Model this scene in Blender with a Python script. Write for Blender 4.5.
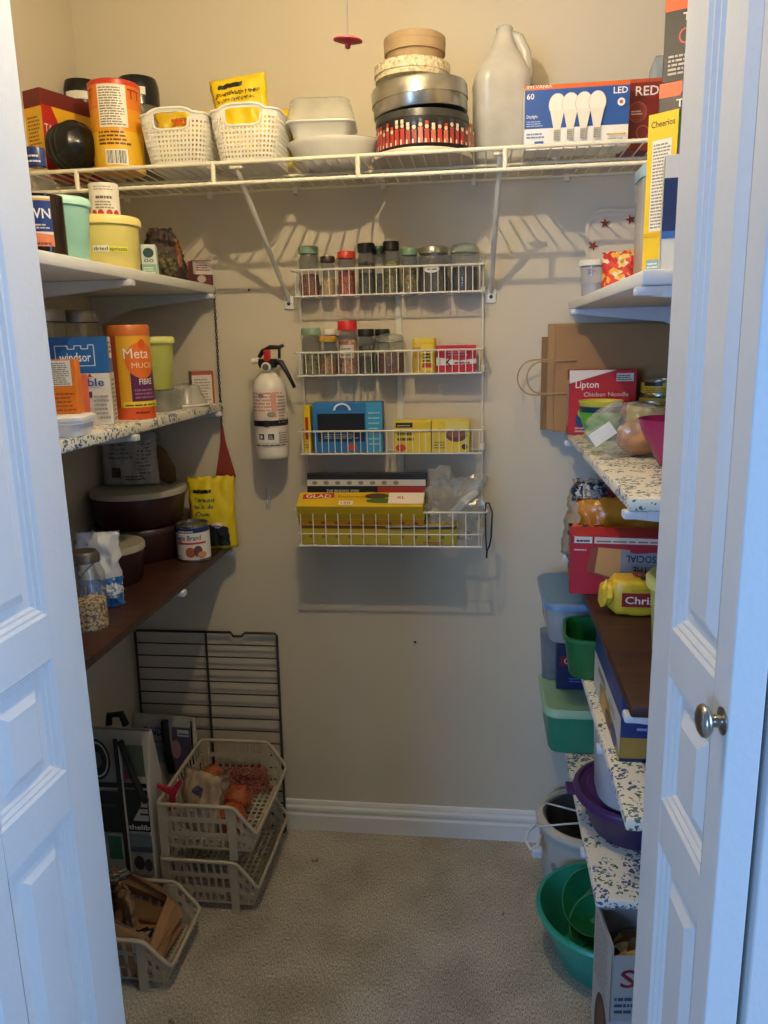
import bpy, bmesh, math, random
from math import sin, cos, pi, radians, hypot
from mathutils import Vector, Matrix, noise
for o in list(bpy.data.objects): bpy.data.objects.remove(o)
SC = bpy.context.scene; COL = SC.collection
# ------------------------------------------------------------------ camera
FPX = 772.0; YAW, PIT, ROL = radians(7.2), radians(12.4), radians(-1.34)
CAM = Vector((0, 0, 1.385))
_f = Vector((-sin(YAW)*cos(PIT), cos(YAW)*cos(PIT), -sin(PIT)))
_r = Vector((cos(YAW), sin(YAW), 0)); _u = _r.cross(_f)
RGT = _r*cos(ROL) + _u*sin(ROL); UPV = _u*cos(ROL) - _r*sin(ROL)
cd = bpy.data.cameras.new('camera'); cd.sensor_fit = 'VERTICAL'; cd.sensor_height = 24.0
cd.lens = FPX*24.0/1024.0; cd.clip_start = .02
cam = bpy.data.objects.new('camera', cd); COL.objects.link(cam); SC.camera = cam
m3 = Matrix((RGT, UPV, -_f)).transposed()
cam.matrix_world = Matrix.Translation(CAM) @ m3.to_4x4()
# ------------------------------------------------------------------ daylight of the room, exposure
SC.view_settings.view_transform = 'Standard'; SC.view_settings.look = 'None'
SC.view_settings.exposure = 0.02; SC.view_settings.gamma = 1.0; SC.view_settings.use_curve_mapping = False
w = bpy.data.worlds.new('room_daylight'); SC.world = w; w.use_nodes = True
w.node_tree.nodes['Background'].inputs[0].default_value = (0.55, 0.72, 1.0, 1)
w.node_tree.nodes['Background'].inputs[1].default_value = 0.25
def window_light(name, loc, rz, sx, sy, e, col):
    ld = bpy.data.lights.new(name, 'AREA'); ld.shape = 'RECTANGLE'; ld.size = sx; ld.size_y = sy; ld.energy = e; ld.color = col
    lo = bpy.data.objects.new(name, ld); COL.objects.link(lo); lo.location = loc; lo.rotation_euler = (radians(88), 0, radians(rz))
# the room has a window on its right side wall and one behind to the left
window_light('side_window_daylight', (2.1, -.15, 1.65), 72, 1.3, 1.4, 54, (.30, .55, 1.0))
window_light('rear_window_daylight', (-1.65, -2.2, 1.35), -24, 0.9, 1.3, 60, (.27, .52, 1.0))
BULB = 18500.0          # emission of the pantry bulb
# ------------------------------------------------------------------ pixel helpers (a pixel gives a direction only)
def ray(x, y): return RGT*((x-384)/FPX) - UPV*((y-512)/FPX) + _f
def WY(x, y, Y): d = ray(x, y); return CAM + d*(Y/d.y)
def WX(x, y, X): d = ray(x, y); return CAM + d*(X/d.x)
def WZ(x, y, Z): d = ray(x, y); return CAM + d*((Z-CAM.z)/d.z)
# ------------------------------------------------------------------ materials
MATS = {}
def lin(h):
    if isinstance(h, (tuple, list)): return tuple(h)
    h = h.lstrip('#'); v = [int(h[i:i+2], 16)/255 for i in (0, 2, 4)]
    return tuple(c/12.92 if c <= .04045 else ((c+.055)/1.055)**2.4 for c in v)
def M(col, rough=.5, metal=0, var=.06, bump=0.0, scale=40, spec=.5, coat=0, trans=0, name=None):
    key = (str(col), rough, metal, var, bump, scale, spec, coat, trans)
    if key in MATS: return MATS[key]
    c = lin(col); m = bpy.data.materials.new(name or 'surface'); m.use_nodes = True
    nt = m.node_tree; N = nt.nodes; L = nt.links; b = N['Principled BSDF']
    b.inputs['Roughness'].default_value = rough; b.inputs['Metallic'].default_value = metal
    b.inputs['Specular IOR Level'].default_value = spec; b.inputs['Coat Weight'].default_value = coat
    b.inputs['Transmission Weight'].default_value = trans
    tc = N.new('ShaderNodeTexCoord'); nz = N.new('ShaderNodeTexNoise'); nz.inputs['Scale'].default_value = scale
    nz.inputs['Detail'].default_value = 4; L.new(tc.outputs['Object'], nz.inputs['Vector'])
    cr = N.new('ShaderNodeMix'); cr.data_type = 'RGBA'
    cr.inputs[6].default_value = (*[v*(1-var) for v in c], 1); cr.inputs[7].default_value = (*[min(1, v*(1+var)) for v in c], 1)
    L.new(nz.outputs['Fac'], cr.inputs[0]); L.new(cr.outputs[2], b.inputs['Base Color'])
    if bump:
        bp = N.new('ShaderNodeBump'); bp.inputs['Strength'].default_value = bump; bp.inputs['Distance'].default_value = .004
        L.new(nz.outputs['Fac'], bp.inputs['Height']); L.new(bp.outputs[0], b.inputs['Normal'])
    MATS[key] = m; return m
def clear(col='#f4f6f4', alpha=.18, rough=.08, gloss=1.0):
    """thin clear plastic or glass: see-through with a milky part and a sheen"""
    key = ('clear', str(col), alpha, rough, gloss)
    if key in MATS: return MATS[key]
    m = bpy.data.materials.new('clear_plastic'); m.use_nodes = True; nt = m.node_tree; N = nt.nodes; L = nt.links
    N.remove(N['Principled BSDF']); out = N['Material Output']
    tr = N.new('ShaderNodeBsdfTransparent'); df = N.new('ShaderNodeBsdfPrincipled'); gl = N.new('ShaderNodeBsdfGlossy')
    df.inputs['Base Color'].default_value = (*lin(col), 1); df.inputs['Roughness'].default_value = .3
    tc = N.new('ShaderNodeTexCoord'); nz = N.new('ShaderNodeTexNoise'); nz.inputs['Scale'].default_value = 18
    L.new(tc.outputs['Object'], nz.inputs['Vector'])
    mr = N.new('ShaderNodeMapRange'); mr.inputs[3].default_value = alpha*.7; mr.inputs[4].default_value = min(1, alpha*1.3)
    L.new(nz.outputs['Fac'], mr.inputs[0])
    tr.inputs[0].default_value = (.96, .97, .96, 1); gl.inputs['Roughness'].default_value = rough
    a = N.new('ShaderNodeMixShader'); L.new(mr.outputs[0], a.inputs[0]); L.new(tr.outputs[0], a.inputs[1]); L.new(df.outputs[0], a.inputs[2])
    lw = N.new('ShaderNodeLayerWeight'); pw = N.new('ShaderNodeMath'); pw.operation = 'POWER'; pw.inputs[1].default_value = 4; L.new(lw.outputs['Facing'], pw.inputs[0])
    mu = N.new('ShaderNodeMath'); mu.operation = 'MULTIPLY_ADD'; mu.inputs[1].default_value = .6*gloss; mu.inputs[2].default_value = .045*gloss; L.new(pw.outputs[0], mu.inputs[0])
    b = N.new('ShaderNodeMixShader'); L.new(mu.outputs[0], b.inputs[0]); L.new(a.outputs[0], b.inputs[1]); L.new(gl.outputs[0], b.inputs[2])
    L.new(b.outputs[0], out.inputs[0]); MATS[key] = m; return m
def speckle(cols, scale=60, rough=.6, bump=.4, dist=.002, rnd=1.0, name='granules'):
    """several colours in voronoi cells (grain, spice, dried food)"""
    m = bpy.data.materials.new(name); m.use_nodes = True; nt = m.node_tree; N = nt.nodes; L = nt.links; b = N['Principled BSDF']
    b.inputs['Roughness'].default_value = rough
    tc = N.new('ShaderNodeTexCoord'); v = N.new('ShaderNodeTexVoronoi'); v.inputs['Scale'].default_value = scale
    L.new(tc.outputs['Object'], v.inputs['Vector']); sp = N.new('ShaderNodeSeparateColor'); L.new(v.outputs['Color'], sp.inputs[0])
    r = N.new('ShaderNodeValToRGB'); r.color_ramp.interpolation = 'CONSTANT'
    while len(r.color_ramp.elements) < len(cols): r.color_ramp.elements.new(.5)
    for i, c in enumerate(cols):
        r.color_ramp.elements[i].position = i/len(cols); r.color_ramp.elements[i].color = (*lin(c), 1)
    L.new(sp.outputs[0], r.inputs[0]); L.new(r.outputs[0], b.inputs['Base Color'])
    bp = N.new('ShaderNodeBump'); bp.inputs['Strength'].default_value = bump; bp.inputs['Distance'].default_value = dist
    L.new(v.outputs['Distance'], bp.inputs['Height']); L.new(bp.outputs[0], b.inputs['Normal'])
    return m
def wall_paint(name, col, bump=.08):
    m = bpy.data.materials.new(name); m.use_nodes = True; nt = m.node_tree; N = nt.nodes; L = nt.links; b = N['Principled BSDF']
    b.inputs['Roughness'].default_value = .62; b.inputs['Specular IOR Level'].default_value = .25
    tc = N.new('ShaderNodeTexCoord'); n1 = N.new('ShaderNodeTexNoise'); n1.inputs['Scale'].default_value = 2.2; n1.inputs['Detail'].default_value = 5
    n2 = N.new('ShaderNodeTexNoise'); n2.inputs['Scale'].default_value = 260; n2.inputs['Detail'].default_value = 2
    L.new(tc.outputs['Object'], n1.inputs['Vector']); L.new(tc.outputs['Object'], n2.inputs['Vector'])
    mx = N.new('ShaderNodeMix'); mx.data_type = 'RGBA'; c = lin(col)
    mx.inputs[6].default_value = (*[v*.95 for v in c], 1); mx.inputs[7].default_value = (*[v*1.04 for v in c], 1)
    L.new(n1.outputs['Fac'], mx.inputs[0]); L.new(mx.outputs[2], b.inputs['Base Color'])
    bp = N.new('ShaderNodeBump'); bp.inputs['Strength'].default_value = bump; bp.inputs['Distance'].default_value = .001
    L.new(n2.outputs['Fac'], bp.inputs['Height']); L.new(bp.outputs[0], b.inputs['Normal']); return m
def carpet_mat():
    m = bpy.data.materials.new('carpet_weave'); m.use_nodes = True; nt = m.node_tree; N = nt.nodes; L = nt.links; b = N['Principled BSDF']
    b.inputs['Roughness'].default_value = .95; b.inputs['Specular IOR Level'].default_value = .05
    tc = N.new('ShaderNodeTexCoord'); mp = N.new('ShaderNodeMapping'); mp.inputs['Scale'].default_value = (1, .35, 1)
    L.new(tc.outputs['Object'], mp.inputs[0])
    n1 = N.new('ShaderNodeTexNoise'); n1.inputs['Scale'].default_value = 420; n1.inputs['Detail'].default_value = 3; n1.inputs['Roughness'].default_value = .7
    L.new(mp.outputs[0], n1.inputs['Vector'])
    n2 = N.new('ShaderNodeTexNoise'); n2.inputs['Scale'].default_value = 6; n2.inputs['Detail'].default_value = 6; L.new(tc.outputs['Object'], n2.inputs['Vector'])
    v = N.new('ShaderNodeTexNoise'); v.inputs['Scale'].default_value = 26; v.inputs['Detail'].default_value = 2; L.new(tc.outputs['Object'], v.inputs['Vector'])
    r = N.new('ShaderNodeValToRGB'); r.color_ramp.elements[0].position = .36; r.color_ramp.elements[1].position = .66
    r.color_ramp.elements[0].color = (*lin('#8f887c'), 1); r.color_ramp.elements[1].color = (*lin('#ece4d6'), 1)
    L.new(n1.outputs['Fac'], r.inputs[0])
    mx = N.new('ShaderNodeMix'); mx.data_type = 'RGBA'; mx.blend_type = 'MULTIPLY'; mx.inputs[0].default_value = .55
    r2 = N.new('ShaderNodeValToRGB'); r2.color_ramp.elements[0].position = .35; r2.color_ramp.elements[1].position = .6
    r2.color_ramp.elements[0].color = (.55, .53, .5, 1); r2.color_ramp.elements[1].color = (1, 1, 1, 1)
    L.new(n2.outputs['Fac'], r2.inputs[0]); L.new(r.outputs[0], mx.inputs[6]); L.new(r2.outputs[0], mx.inputs[7])
    # a few dark crumbs trodden into the pile
    r3 = N.new('ShaderNodeValToRGB'); r3.color_ramp.elements[0].position = .24; r3.color_ramp.elements[1].position = .27
    r3.color_ramp.elements[0].color = (.12, .1, .08, 1); r3.color_ramp.elements[1].color = (1, 1, 1, 1)
    L.new(v.outputs['Fac'], r3.inputs[0])
    m2 = N.new('ShaderNodeMix'); m2.data_type = 'RGBA'; m2.blend_type = 'MULTIPLY'; m2.inputs[0].default_value = .7
    L.new(mx.outputs[2], m2.inputs[6]); L.new(r3.outputs[0], m2.inputs[7]); L.new(m2.outputs[2], b.inputs['Base Color'])
    bp = N.new('ShaderNodeBump'); bp.inputs['Strength'].default_value = .9; bp.inputs['Distance'].default_value = .004
    L.new(n1.outputs['Fac'], bp.inputs['Height']); L.new(bp.outputs[0], b.inputs['Normal']); return m
def floral_mat():
    """cream shelf paper printed with blue flowers and green sprigs"""
    m = bpy.data.materials.new('floral_shelf_paper'); m.use_nodes = True; nt = m.node_tree; N = nt.nodes; L = nt.links; b = N['Principled BSDF']
    b.inputs['Roughness'].default_value = .4
    tc = N.new('ShaderNodeTexCoord'); nz = N.new('ShaderNodeTexNoise'); nz.inputs['Scale'].default_value = 70; L.new(tc.outputs['Object'], nz.inputs['Vector'])
    va = N.new('ShaderNodeVectorMath'); va.operation = 'SCALE'; va.inputs[3].default_value = .02; L.new(nz.outputs['Color'], va.inputs[0])
    ad = N.new('ShaderNodeVectorMath'); ad.operation = 'ADD'; L.new(tc.outputs['Object'], ad.inputs[0]); L.new(va.outputs[0], ad.inputs[1])
    base = None; prev = lin('#e6e0d0'); cur = N.new('ShaderNodeRGB'); cur.outputs[0].default_value = (*prev, 1); cur = cur.outputs[0]
    # (clump scale, clump radius, petal scale, petal radius, colour)
    for (cs, crad, ps, pr, col) in ((21, .52, 105, .36, '#4e6a58'), (17, .40, 120, .44, '#3c5680'), (29, .36, 150, .40, '#5f7a9c')):
        v1 = N.new('ShaderNodeTexVoronoi'); v1.inputs['Scale'].default_value = cs; L.new(tc.outputs['Object'], v1.inputs['Vector'])
        v2 = N.new('ShaderNodeTexVoronoi'); v2.inputs['Scale'].default_value = ps; L.new(ad.outputs[0], v2.inputs['Vector'])
        l1 = N.new('ShaderNodeMath'); l1.operation = 'LESS_THAN'; l1.inputs[1].default_value = crad; L.new(v1.outputs['Distance'], l1.inputs[0])
        l2 = N.new('ShaderNodeMath'); l2.operation = 'LESS_THAN'; l2.inputs[1].default_value = pr; L.new(v2.outputs['Distance'], l2.inputs[0])
        mu = N.new('ShaderNodeMath'); mu.operation = 'MULTIPLY'; L.new(l1.outputs[0], mu.inputs[0]); L.new(l2.outputs[0], mu.inputs[1])
        mx = N.new('ShaderNodeMix'); mx.data_type = 'RGBA'; L.new(mu.outputs[0], mx.inputs[0]); L.new(cur, mx.inputs[6]); mx.inputs[7].default_value = (*lin(col), 1)
        cur = mx.outputs[2]
    L.new(cur, b.inputs['Base Color']); return m
def wood_mat(name, c0, c1, sc=(3, 40, 3), rough=.4):
    m = bpy.data.materials.new(name); m.use_nodes = True; nt = m.node_tree; N = nt.nodes; L = nt.links; b = N['Principled BSDF']
    b.inputs['Roughness'].default_value = rough
    tc = N.new('ShaderNodeTexCoord'); mp = N.new('ShaderNodeMapping'); mp.inputs['Scale'].default_value = sc; L.new(tc.outputs['Object'], mp.inputs[0])
    nz = N.new('ShaderNodeTexNoise'); nz.inputs['Scale'].default_value = 3; nz.inputs['Detail'].default_value = 7; nz.inputs['Distortion'].default_value = 1.2
    L.new(mp.outputs[0], nz.inputs['Vector']); r = N.new('ShaderNodeValToRGB')
    r.color_ramp.elements[0].position = .3; r.color_ramp.elements[1].position = .72
    r.color_ramp.elements[0].color = (*lin(c0), 1); r.color_ramp.elements[1].color = (*lin(c1), 1)
    L.new(nz.outputs['Fac'], r.inputs[0]); L.new(r.outputs[0], b.inputs['Base Color']); return m
def mesh_net_mat(col):
    """red net of an onion bag: fine crossing strands with open gaps"""
    m = bpy.data.materials.new('net_mesh'); m.use_nodes = True; nt = m.node_tree; N = nt.nodes; L = nt.links; b = N['Principled BSDF']; out = N['Material Output']
    b.inputs['Base Color'].default_value = (*lin(col), 1); b.inputs['Roughness'].default_value = .5
    tc = N.new('ShaderNodeTexCoord'); w1 = N.new('ShaderNodeTexVoronoi'); w1.feature = 'DISTANCE_TO_EDGE'; w1.inputs['Scale'].default_value = 120
    L.new(tc.outputs['Object'], w1.inputs['Vector']); lt = N.new('ShaderNodeMath'); lt.operation = 'LESS_THAN'; lt.inputs[1].default_value = .05
    L.new(w1.outputs['Distance'], lt.inputs[0]); tr = N.new('ShaderNodeBsdfTransparent'); mx = N.new('ShaderNodeMixShader')
    L.new(lt.outputs[0], mx.inputs[0]); L.new(tr.outputs[0], mx.inputs[1]); L.new(b.outputs[0], mx.inputs[2]); L.new(mx.outputs[0], out.inputs[0]); return m
# ------------------------------------------------------------------ object helpers
def tag(o, label=None, cat=None, group=None, kind=None):
    if label: o['label'] = label
    if cat: o['category'] = cat
    if group: o['group'] = group
    if kind: o['kind'] = kind
    return o
def thing(name, label, cat, loc=(0, 0, 0), rotz=0, group=None, rot=None):
    o = bpy.data.objects.new(name, None); o.empty_display_size = .05; COL.objects.link(o); o.location = loc
    o.rotation_euler = rot if rot else (0, 0, radians(rotz)); return tag(o, label, cat, group)
def link(name, me, mat, parent=None):
    o = bpy.data.objects.new(name, me); COL.objects.link(o)
    if mat is not None:
        me.materials.clear(); me.materials.append(mat)
    if parent is not None: o.parent = parent
    return o
def obj(name, bm, mat, parent=None, smooth=False, loc=None, rot=None):
    bm.normal_update(); me = bpy.data.meshes.new(name); bm.to_mesh(me); bm.free()
    if smooth:
        me.polygons.foreach_set('use_smooth', [True]*len(me.polygons))
        if smooth != 'all': me.set_sharp_from_angle(angle=radians(smooth if isinstance(smooth, (int, float)) and smooth > 1 else 42))
    o = link(name, me, mat, parent)
    if loc is not None: o.location = loc
    if rot is not None: o.rotation_euler = rot
    return o
def nb(): return bmesh.new()
def box(bm, x0, x1, y0, y1, z0, z1, bev=0):
    vs = [bm.verts.new((x, y, z)) for z in (z0, z1) for y in (y0, y1) for x in (x0, x1)]
    fs = [bm.faces.new([vs[i] for i in q]) for q in ((0, 2, 3, 1), (4, 5, 7, 6), (0, 1, 5, 4), (2, 6, 7, 3), (0, 4, 6, 2), (1, 3, 7, 5))]
    if bev:
        es = list({e for f in fs for e in f.edges})
        bmesh.ops.bevel(bm, geom=es, offset=bev, segments=2, affect='EDGES', profile=.5)
    return bm
def lathe(bm, prof, seg=28, c=(0, 0), close=False, start=0, arc=2*pi):
    rings = []
    full = abs(arc-2*pi) < 1e-6; n = seg if full else seg+1
    for (r, z) in prof:
        if r < 1e-6: rings.append([bm.verts.new((c[0], c[1], z))])
        else: rings.append([bm.verts.new((c[0]+r*cos(start+arc*i/seg), c[1]+r*sin(start+arc*i/seg), z)) for i in range(n)])
    for a, b in zip(rings, rings[1:]):
        for i in range(seg):
            j = (i+1) % n
            if len(a) == 1 and len(b) == 1: continue
            if len(a) == 1: bm.faces.new((a[0], b[j], b[i]))
            elif len(b) == 1: bm.faces.new((a[i], a[j], b[0]))
            else: bm.faces.new((a[i], a[j], b[j], b[i]))
    return bm
def tube(bm, pts, r, seg=6, closed=False, cap=True):
    pts = [Vector(p) for p in pts]; n = len(pts); rings = []; prev = None
    for i, p in enumerate(pts):
        if closed: t = (pts[(i+1) % n]-pts[i-1]).normalized()
        else: t = (pts[min(i+1, n-1)]-pts[max(i-1, 0)]).normalized()
        if prev is None: a = t.orthogonal().normalized()
        else:
            a = prev - t*prev.dot(t); a = a.normalized() if a.length > 1e-6 else t.orthogonal().normalized()
        prev = a; b = t.cross(a); rr = r[i] if isinstance(r, (list, tuple)) else r
        rings.append([bm.verts.new(p + a*rr*cos(2*pi*k/seg) + b*rr*sin(2*pi*k/seg)) for k in range(seg)])
    m = n if closed else n-1
    for i in range(m):
        A, B = rings[i], rings[(i+1) % n]
        for k in range(seg): bm.faces.new((A[k], A[(k+1) % seg], B[(k+1) % seg], B[k]))
    if cap and not closed: bm.faces.new(list(reversed(rings[0]))); bm.faces.new(rings[-1])
    return bm
def rrect(w, d, r, n=5):
    pts = []
    for (sx, sy, a0) in ((1, -1, -90), (1, 1, 0), (-1, 1, 90), (-1, -1, 180)):
        for k in range(n+1):
            a = radians(a0+90*k/n); pts.append((sx*(w/2-r)+r*cos(a), sy*(d/2-r)+r*sin(a)))
    return pts
def loft(bm, loops, cap0=True, cap1=True):
    """loops: list of lists of 3D points with equal counts"""
    R = [[bm.verts.new(p) for p in l] for l in loops]; n = len(R[0])
    for a, b in zip(R, R[1:]):
        for i in range(n): bm.faces.new((a[i], a[(i+1) % n], b[(i+1) % n], b[i]))
    if cap0: bm.faces.new(list(reversed(R[0])))
    if cap1: bm.faces.new(R[-1])
    return bm
def rloft(bm, spec, n=5, cap0=True, cap1=True):
    """spec: (w, d, r, z) rounded rectangles"""
    return loft(bm, [[(x, y, z) for x, y in rrect(w, d, r, n)] for (w, d, r, z) in spec], cap0, cap1)
def solid(o, t, off=0):
    s = o.modifiers.new('thickness', 'SOLIDIFY'); s.thickness = t; s.offset = off; return o
def lattice(bm, p00, p10, p11, p01, nu, nv, bar=.35, skip=None):
    """a panel of crossing ribs with open cells between four corners"""
    p00, p10, p11, p01 = map(Vector, (p00, p10, p11, p01))
    def cuts(n):
        c = []; s = 1/n
        for i in range(n): c += [i*s-(s*bar/2 if i else 0), i*s+s*bar/2]
        return c + [1-s*bar/2, 1]
    U, V = cuts(nu), cuts(nv)
    g = [[bm.verts.new(p00.lerp(p10, u).lerp(p01.lerp(p11, u), v)) for u in U] for v in V]
    for j in range(len(V)-1):
        for i in range(len(U)-1):
            if i % 2 == 1 and j % 2 == 1 and not (skip and skip(U[i], V[j])): continue
            bm.faces.new((g[j][i], g[j][i+1], g[j+1][i+1], g[j+1][i]))
    return bm
# ------------------------------------------------------------------ lettering and flat print on surfaces
_TX = {}
def glyphs(s):
    if s in _TX: return _TX[s]
    c = bpy.data.curves.new('lettering', 'FONT'); c.body = s; c.size = 1; c.resolution_u = 2; c.offset = 0 if 'M' in s else .012
    o = bpy.data.objects.new('lettering', c); COL.objects.link(o)
    bpy.context.view_layer.update()
    me = o.to_mesh(); vs = [(v.co.x, v.co.y) for v in me.vertices]; fs = [tuple(p.vertices) for p in me.polygons]
    o.to_mesh_clear(); bpy.data.objects.remove(o); bpy.data.curves.remove(c)
    _TX[s] = (vs, fs); return _TX[s]
class Surf:
    """prints on a surface: pt(a, b, e) maps metres across / up the face to a point in the thing's space"""
    def __init__(s, parent, pt, curved=False): s.p = parent; s.pt = pt; s.e = .0003; s.cv = curved
    def _mk(s, vs, fs, mat, name):
        s.e += .00018; e = s.e
        if s.cv:      # follow the curve: cut long edges
            bm = bmesh.new(); V = [bm.verts.new((a, b, 0)) for a, b in vs]
            for q in fs:
                try: bm.faces.new([V[i] for i in q])
                except ValueError: pass
            bmesh.ops.triangulate(bm, faces=bm.faces)
            for k in range(5):
                es = [d for d in bm.edges if d.calc_length() > .007]
                if not es: break
                bmesh.ops.subdivide_edges(bm, edges=es, cuts=1); bmesh.ops.triangulate(bm, faces=bm.faces)
            bm.verts.index_update(); vs = [(v.co.x, v.co.y) for v in bm.verts]; fs = [tuple(v.index for v in f.verts) for f in bm.faces]; bm.free()
        me = bpy.data.meshes.new(name); me.from_pydata([tuple(s.pt(a, b, e)) for a, b in vs], [], fs); me.update()
        return link(name, me, mat if not isinstance(mat, str) else M(mat, .45), s.p)
    def quad(s, a0, b0, a1, b1, mat, name='print_panel'):
        n = k = 1
        vs = [(a0+(a1-a0)*i/n, b0+(b1-b0)*j/k) for j in range(k+1) for i in range(n+1)]
        return s._mk(vs, [(j*(n+1)+i, j*(n+1)+i+1, (j+1)*(n+1)+i+1, (j+1)*(n+1)+i) for j in range(k) for i in range(n)], mat, name)
    def poly(s, pts, mat, name='printed_shape'):
        return s._mk(pts, [tuple(range(len(pts)))], mat, name)
    def ell(s, a, b, ra, rb, mat, name='printed_disc', n=22, a0=0, a1=360):
        vs = [(a, b)] + [(a+ra*cos(radians(a0+(a1-a0)*i/n)), b+rb*sin(radians(a0+(a1-a0)*i/n))) for i in range(n+1)]
        return s._mk(vs, [(0, i+1, i+2) for i in range(n)], mat, name)
    def text(s, t, a, b, h, mat, w=None, al='c', rot=0, name='lettering', flip=False):
        vs, fs = glyphs(t)
        x0 = min(v[0] for v in vs); x1 = max(v[0] for v in vs); k = h/.72
        kx = k if w is None else w/(x1-x0)
        ox = (x0+x1)/2 if al == 'c' else (x0 if al == 'l' else x1)
        out = []
        cr, sr = cos(radians(rot)), sin(radians(rot))
        for (x, y) in vs:
            X, Y = (x-ox)*kx, y*k
            if flip: X, Y = -X, -Y
            out.append((a+X*cr-Y*sr, b+X*sr+Y*cr))
        return s._mk(out, fs, mat, name)
    def lines(s, a0, b0, a1, b1, n, mat, name='fine_print', seed=1, fill=.5):
        rn = random.Random(seed); vs = []; fs = []; st = (b1-b0)/n
        for i in range(n):
            b = b0+st*i; x = a0; end = a1-rn.random()*(a1-a0)*.25
            while x < end:
                ww = (a1-a0)*(.06+.2*rn.random()); xe = min(x+ww, end); k = len(vs)
                vs += [(x, b), (xe, b), (xe, b+st*fill), (x, b+st*fill)]; fs.append((k, k+1, k+2, k+3)); x = xe+(a1-a0)*.03
        return s._mk(vs, fs, mat, name)
    def bars(s, a0, b0, a1, b1, n, mat='#151515', name='barcode', seed=3):
        s.quad(a0-.002, b0-.002, a1+.002, b1+.002, '#f2f0ea', 'barcode_ground'); rn = random.Random(seed); vs = []; fs = []
        st = (a1-a0)/n
        for i in range(n):
            x = a0+st*i; ww = st*(.25+.5*rn.random()); k = len(vs)
            vs += [(x, b0), (x+ww, b0), (x+ww, b1), (x, b1)]; fs.append((k, k+1, k+2, k+3))
        return s._mk(vs, fs, mat, name)
def flat(parent, origin, ax, up):
    o, ax, up = Vector(origin), Vector(ax).normalized(), Vector(up).normalized(); n = ax.cross(up)
    return Surf(parent, lambda a, b, e: o+ax*a+up*b+n*e)
def carton(name, label, cat, w, d, h, mat, loc=(0, 0, 0), rotz=0, group=None, bev=.0012, rot=None, bodyname='box_body'):
    """a box standing on its base; faces: front -Y, left -X, right +X, top"""
    t = thing(name, label, cat, loc, rotz, group, rot)
    obj(bodyname, box(nb(), -w/2, w/2, -d/2, d/2, 0, h, bev), mat if not isinstance(mat, str) else M(mat, .45), t)
    F = dict(front=flat(t, (0, -d/2, 0), (1, 0, 0), (0, 0, 1)), left=flat(t, (-w/2, 0, 0), (0, -1, 0), (0, 0, 1)),
             right=flat(t, (w/2, 0, 0), (0, 1, 0), (0, 0, 1)), top=flat(t, (0, 0, h), (1, 0, 0), (0, 1, 0)))
    return t, F
def cyl_surf(t, r, c=(0, 0), r1=None, h=1, rot=0):
    def pt(a, b, e):
        rr = r if r1 is None else r+(r1-r)*b/h
        th = a/rr + rot; return Vector((c[0]+(rr+e)*sin(th), c[1]-(rr+e)*cos(th), b))
    return Surf(t, pt, True)
def pouch(name, label, cat, w, h, d, mat, loc, rotz=0, seed=0, crumple=.006, rot=None, group=None, top=.25, nu=18, nv=20, bottom=.5, twist=0, taper=0):
    """a soft filled bag: two bulged sheets meeting at the sides and the top seal"""
    t = thing(name, label, cat, loc, rotz, group, rot); bm = nb()
    def prof(u, v):
        pu = max(0, 1-abs(u)**2.6)**.6
        pv = (1-top) * min(1, max(0, (1-v))/.75)**.6 + top*min(1, (1-v)*14)*.35
        pb = min(1, (v+.02)/.18)**.5*(1-bottom)+bottom
        return d/2*pu*pv*pb
    def nz(x, z, s): return noise.noise(Vector((x*26+seed*7.3, z*26, s*3.1+seed)))*crumple + noise.noise(Vector((x*70, z*70+seed, s)))*crumple*.4
    def P(u, v, s, e=0):
        wv = w/2*(1-.05*sin(pi*min(1, v*1.05)))*(1-taper*v*v); x = u*wv + nz(u, v, 5)*.6*(.3+v); y = s*(prof(u, v)+nz(u*w, v*h, s)*(.4 if abs(u) > .96 else 1)*min(1, (1-v)*6+.3)+e)
        z = v*h + nz(u, 0, 9)*.8*v; return Vector((x, y+twist*v*v, max(z, .0005)))
    g = {}
    for s in (-1, 1):
        for j in range(nv+1):
            for i in range(nu+1):
                if s == 1 and (i in (0, nu)): g[s, i, j] = g[-1, i, j]; continue
                g[s, i, j] = bm.verts.new(P(-1+2*i/nu, j/nv, s))
        for j in range(nv):
            for i in range(nu):
                q = [g[s, i, j], g[s, i+1, j], g[s, i+1, j+1], g[s, i, j+1]]
                bm.faces.new(q if s == -1 else q[::-1])
    for i in range(nu):
        for j in (0, nv):
            q = [g[-1, i, j], g[1, i, j], g[1, i+1, j], g[-1, i+1, j]]
            if len(set(q)) > 2:
                try: bm.faces.new(list(dict.fromkeys(q)))
                except ValueError: pass
    obj('bag_body', bm, mat, t, 'all')
    S = Surf(t, lambda a, b, e: P(max(-1, min(1, a/(w/2*(1-taper*(b/h)**2)))), max(0, min(1, b/h)), -1, e+.0012), 2)
    return t, S
def blob(bm, r, sub=3, amp=.2, seed=0, freq=2.5, sc=(1, 1, 1), c=(0, 0, 0), flat0=None):
    g = bmesh.ops.create_icosphere(bm, subdivisions=sub, radius=1)
    for v in g['verts']:
        p = v.co.normalized(); k = 1+amp*noise.noise(p*freq+Vector((seed*3.7, seed, 0)))+amp*.5*noise.noise(p*freq*2.7+Vector((seed, 0, 9)))
        q = Vector((p.x*sc[0], p.y*sc[1], p.z*sc[2]))*r*k+Vector(c)
        if flat0 is not None: q.z = max(q.z, flat0)
        v.co = q
    return bm
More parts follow.
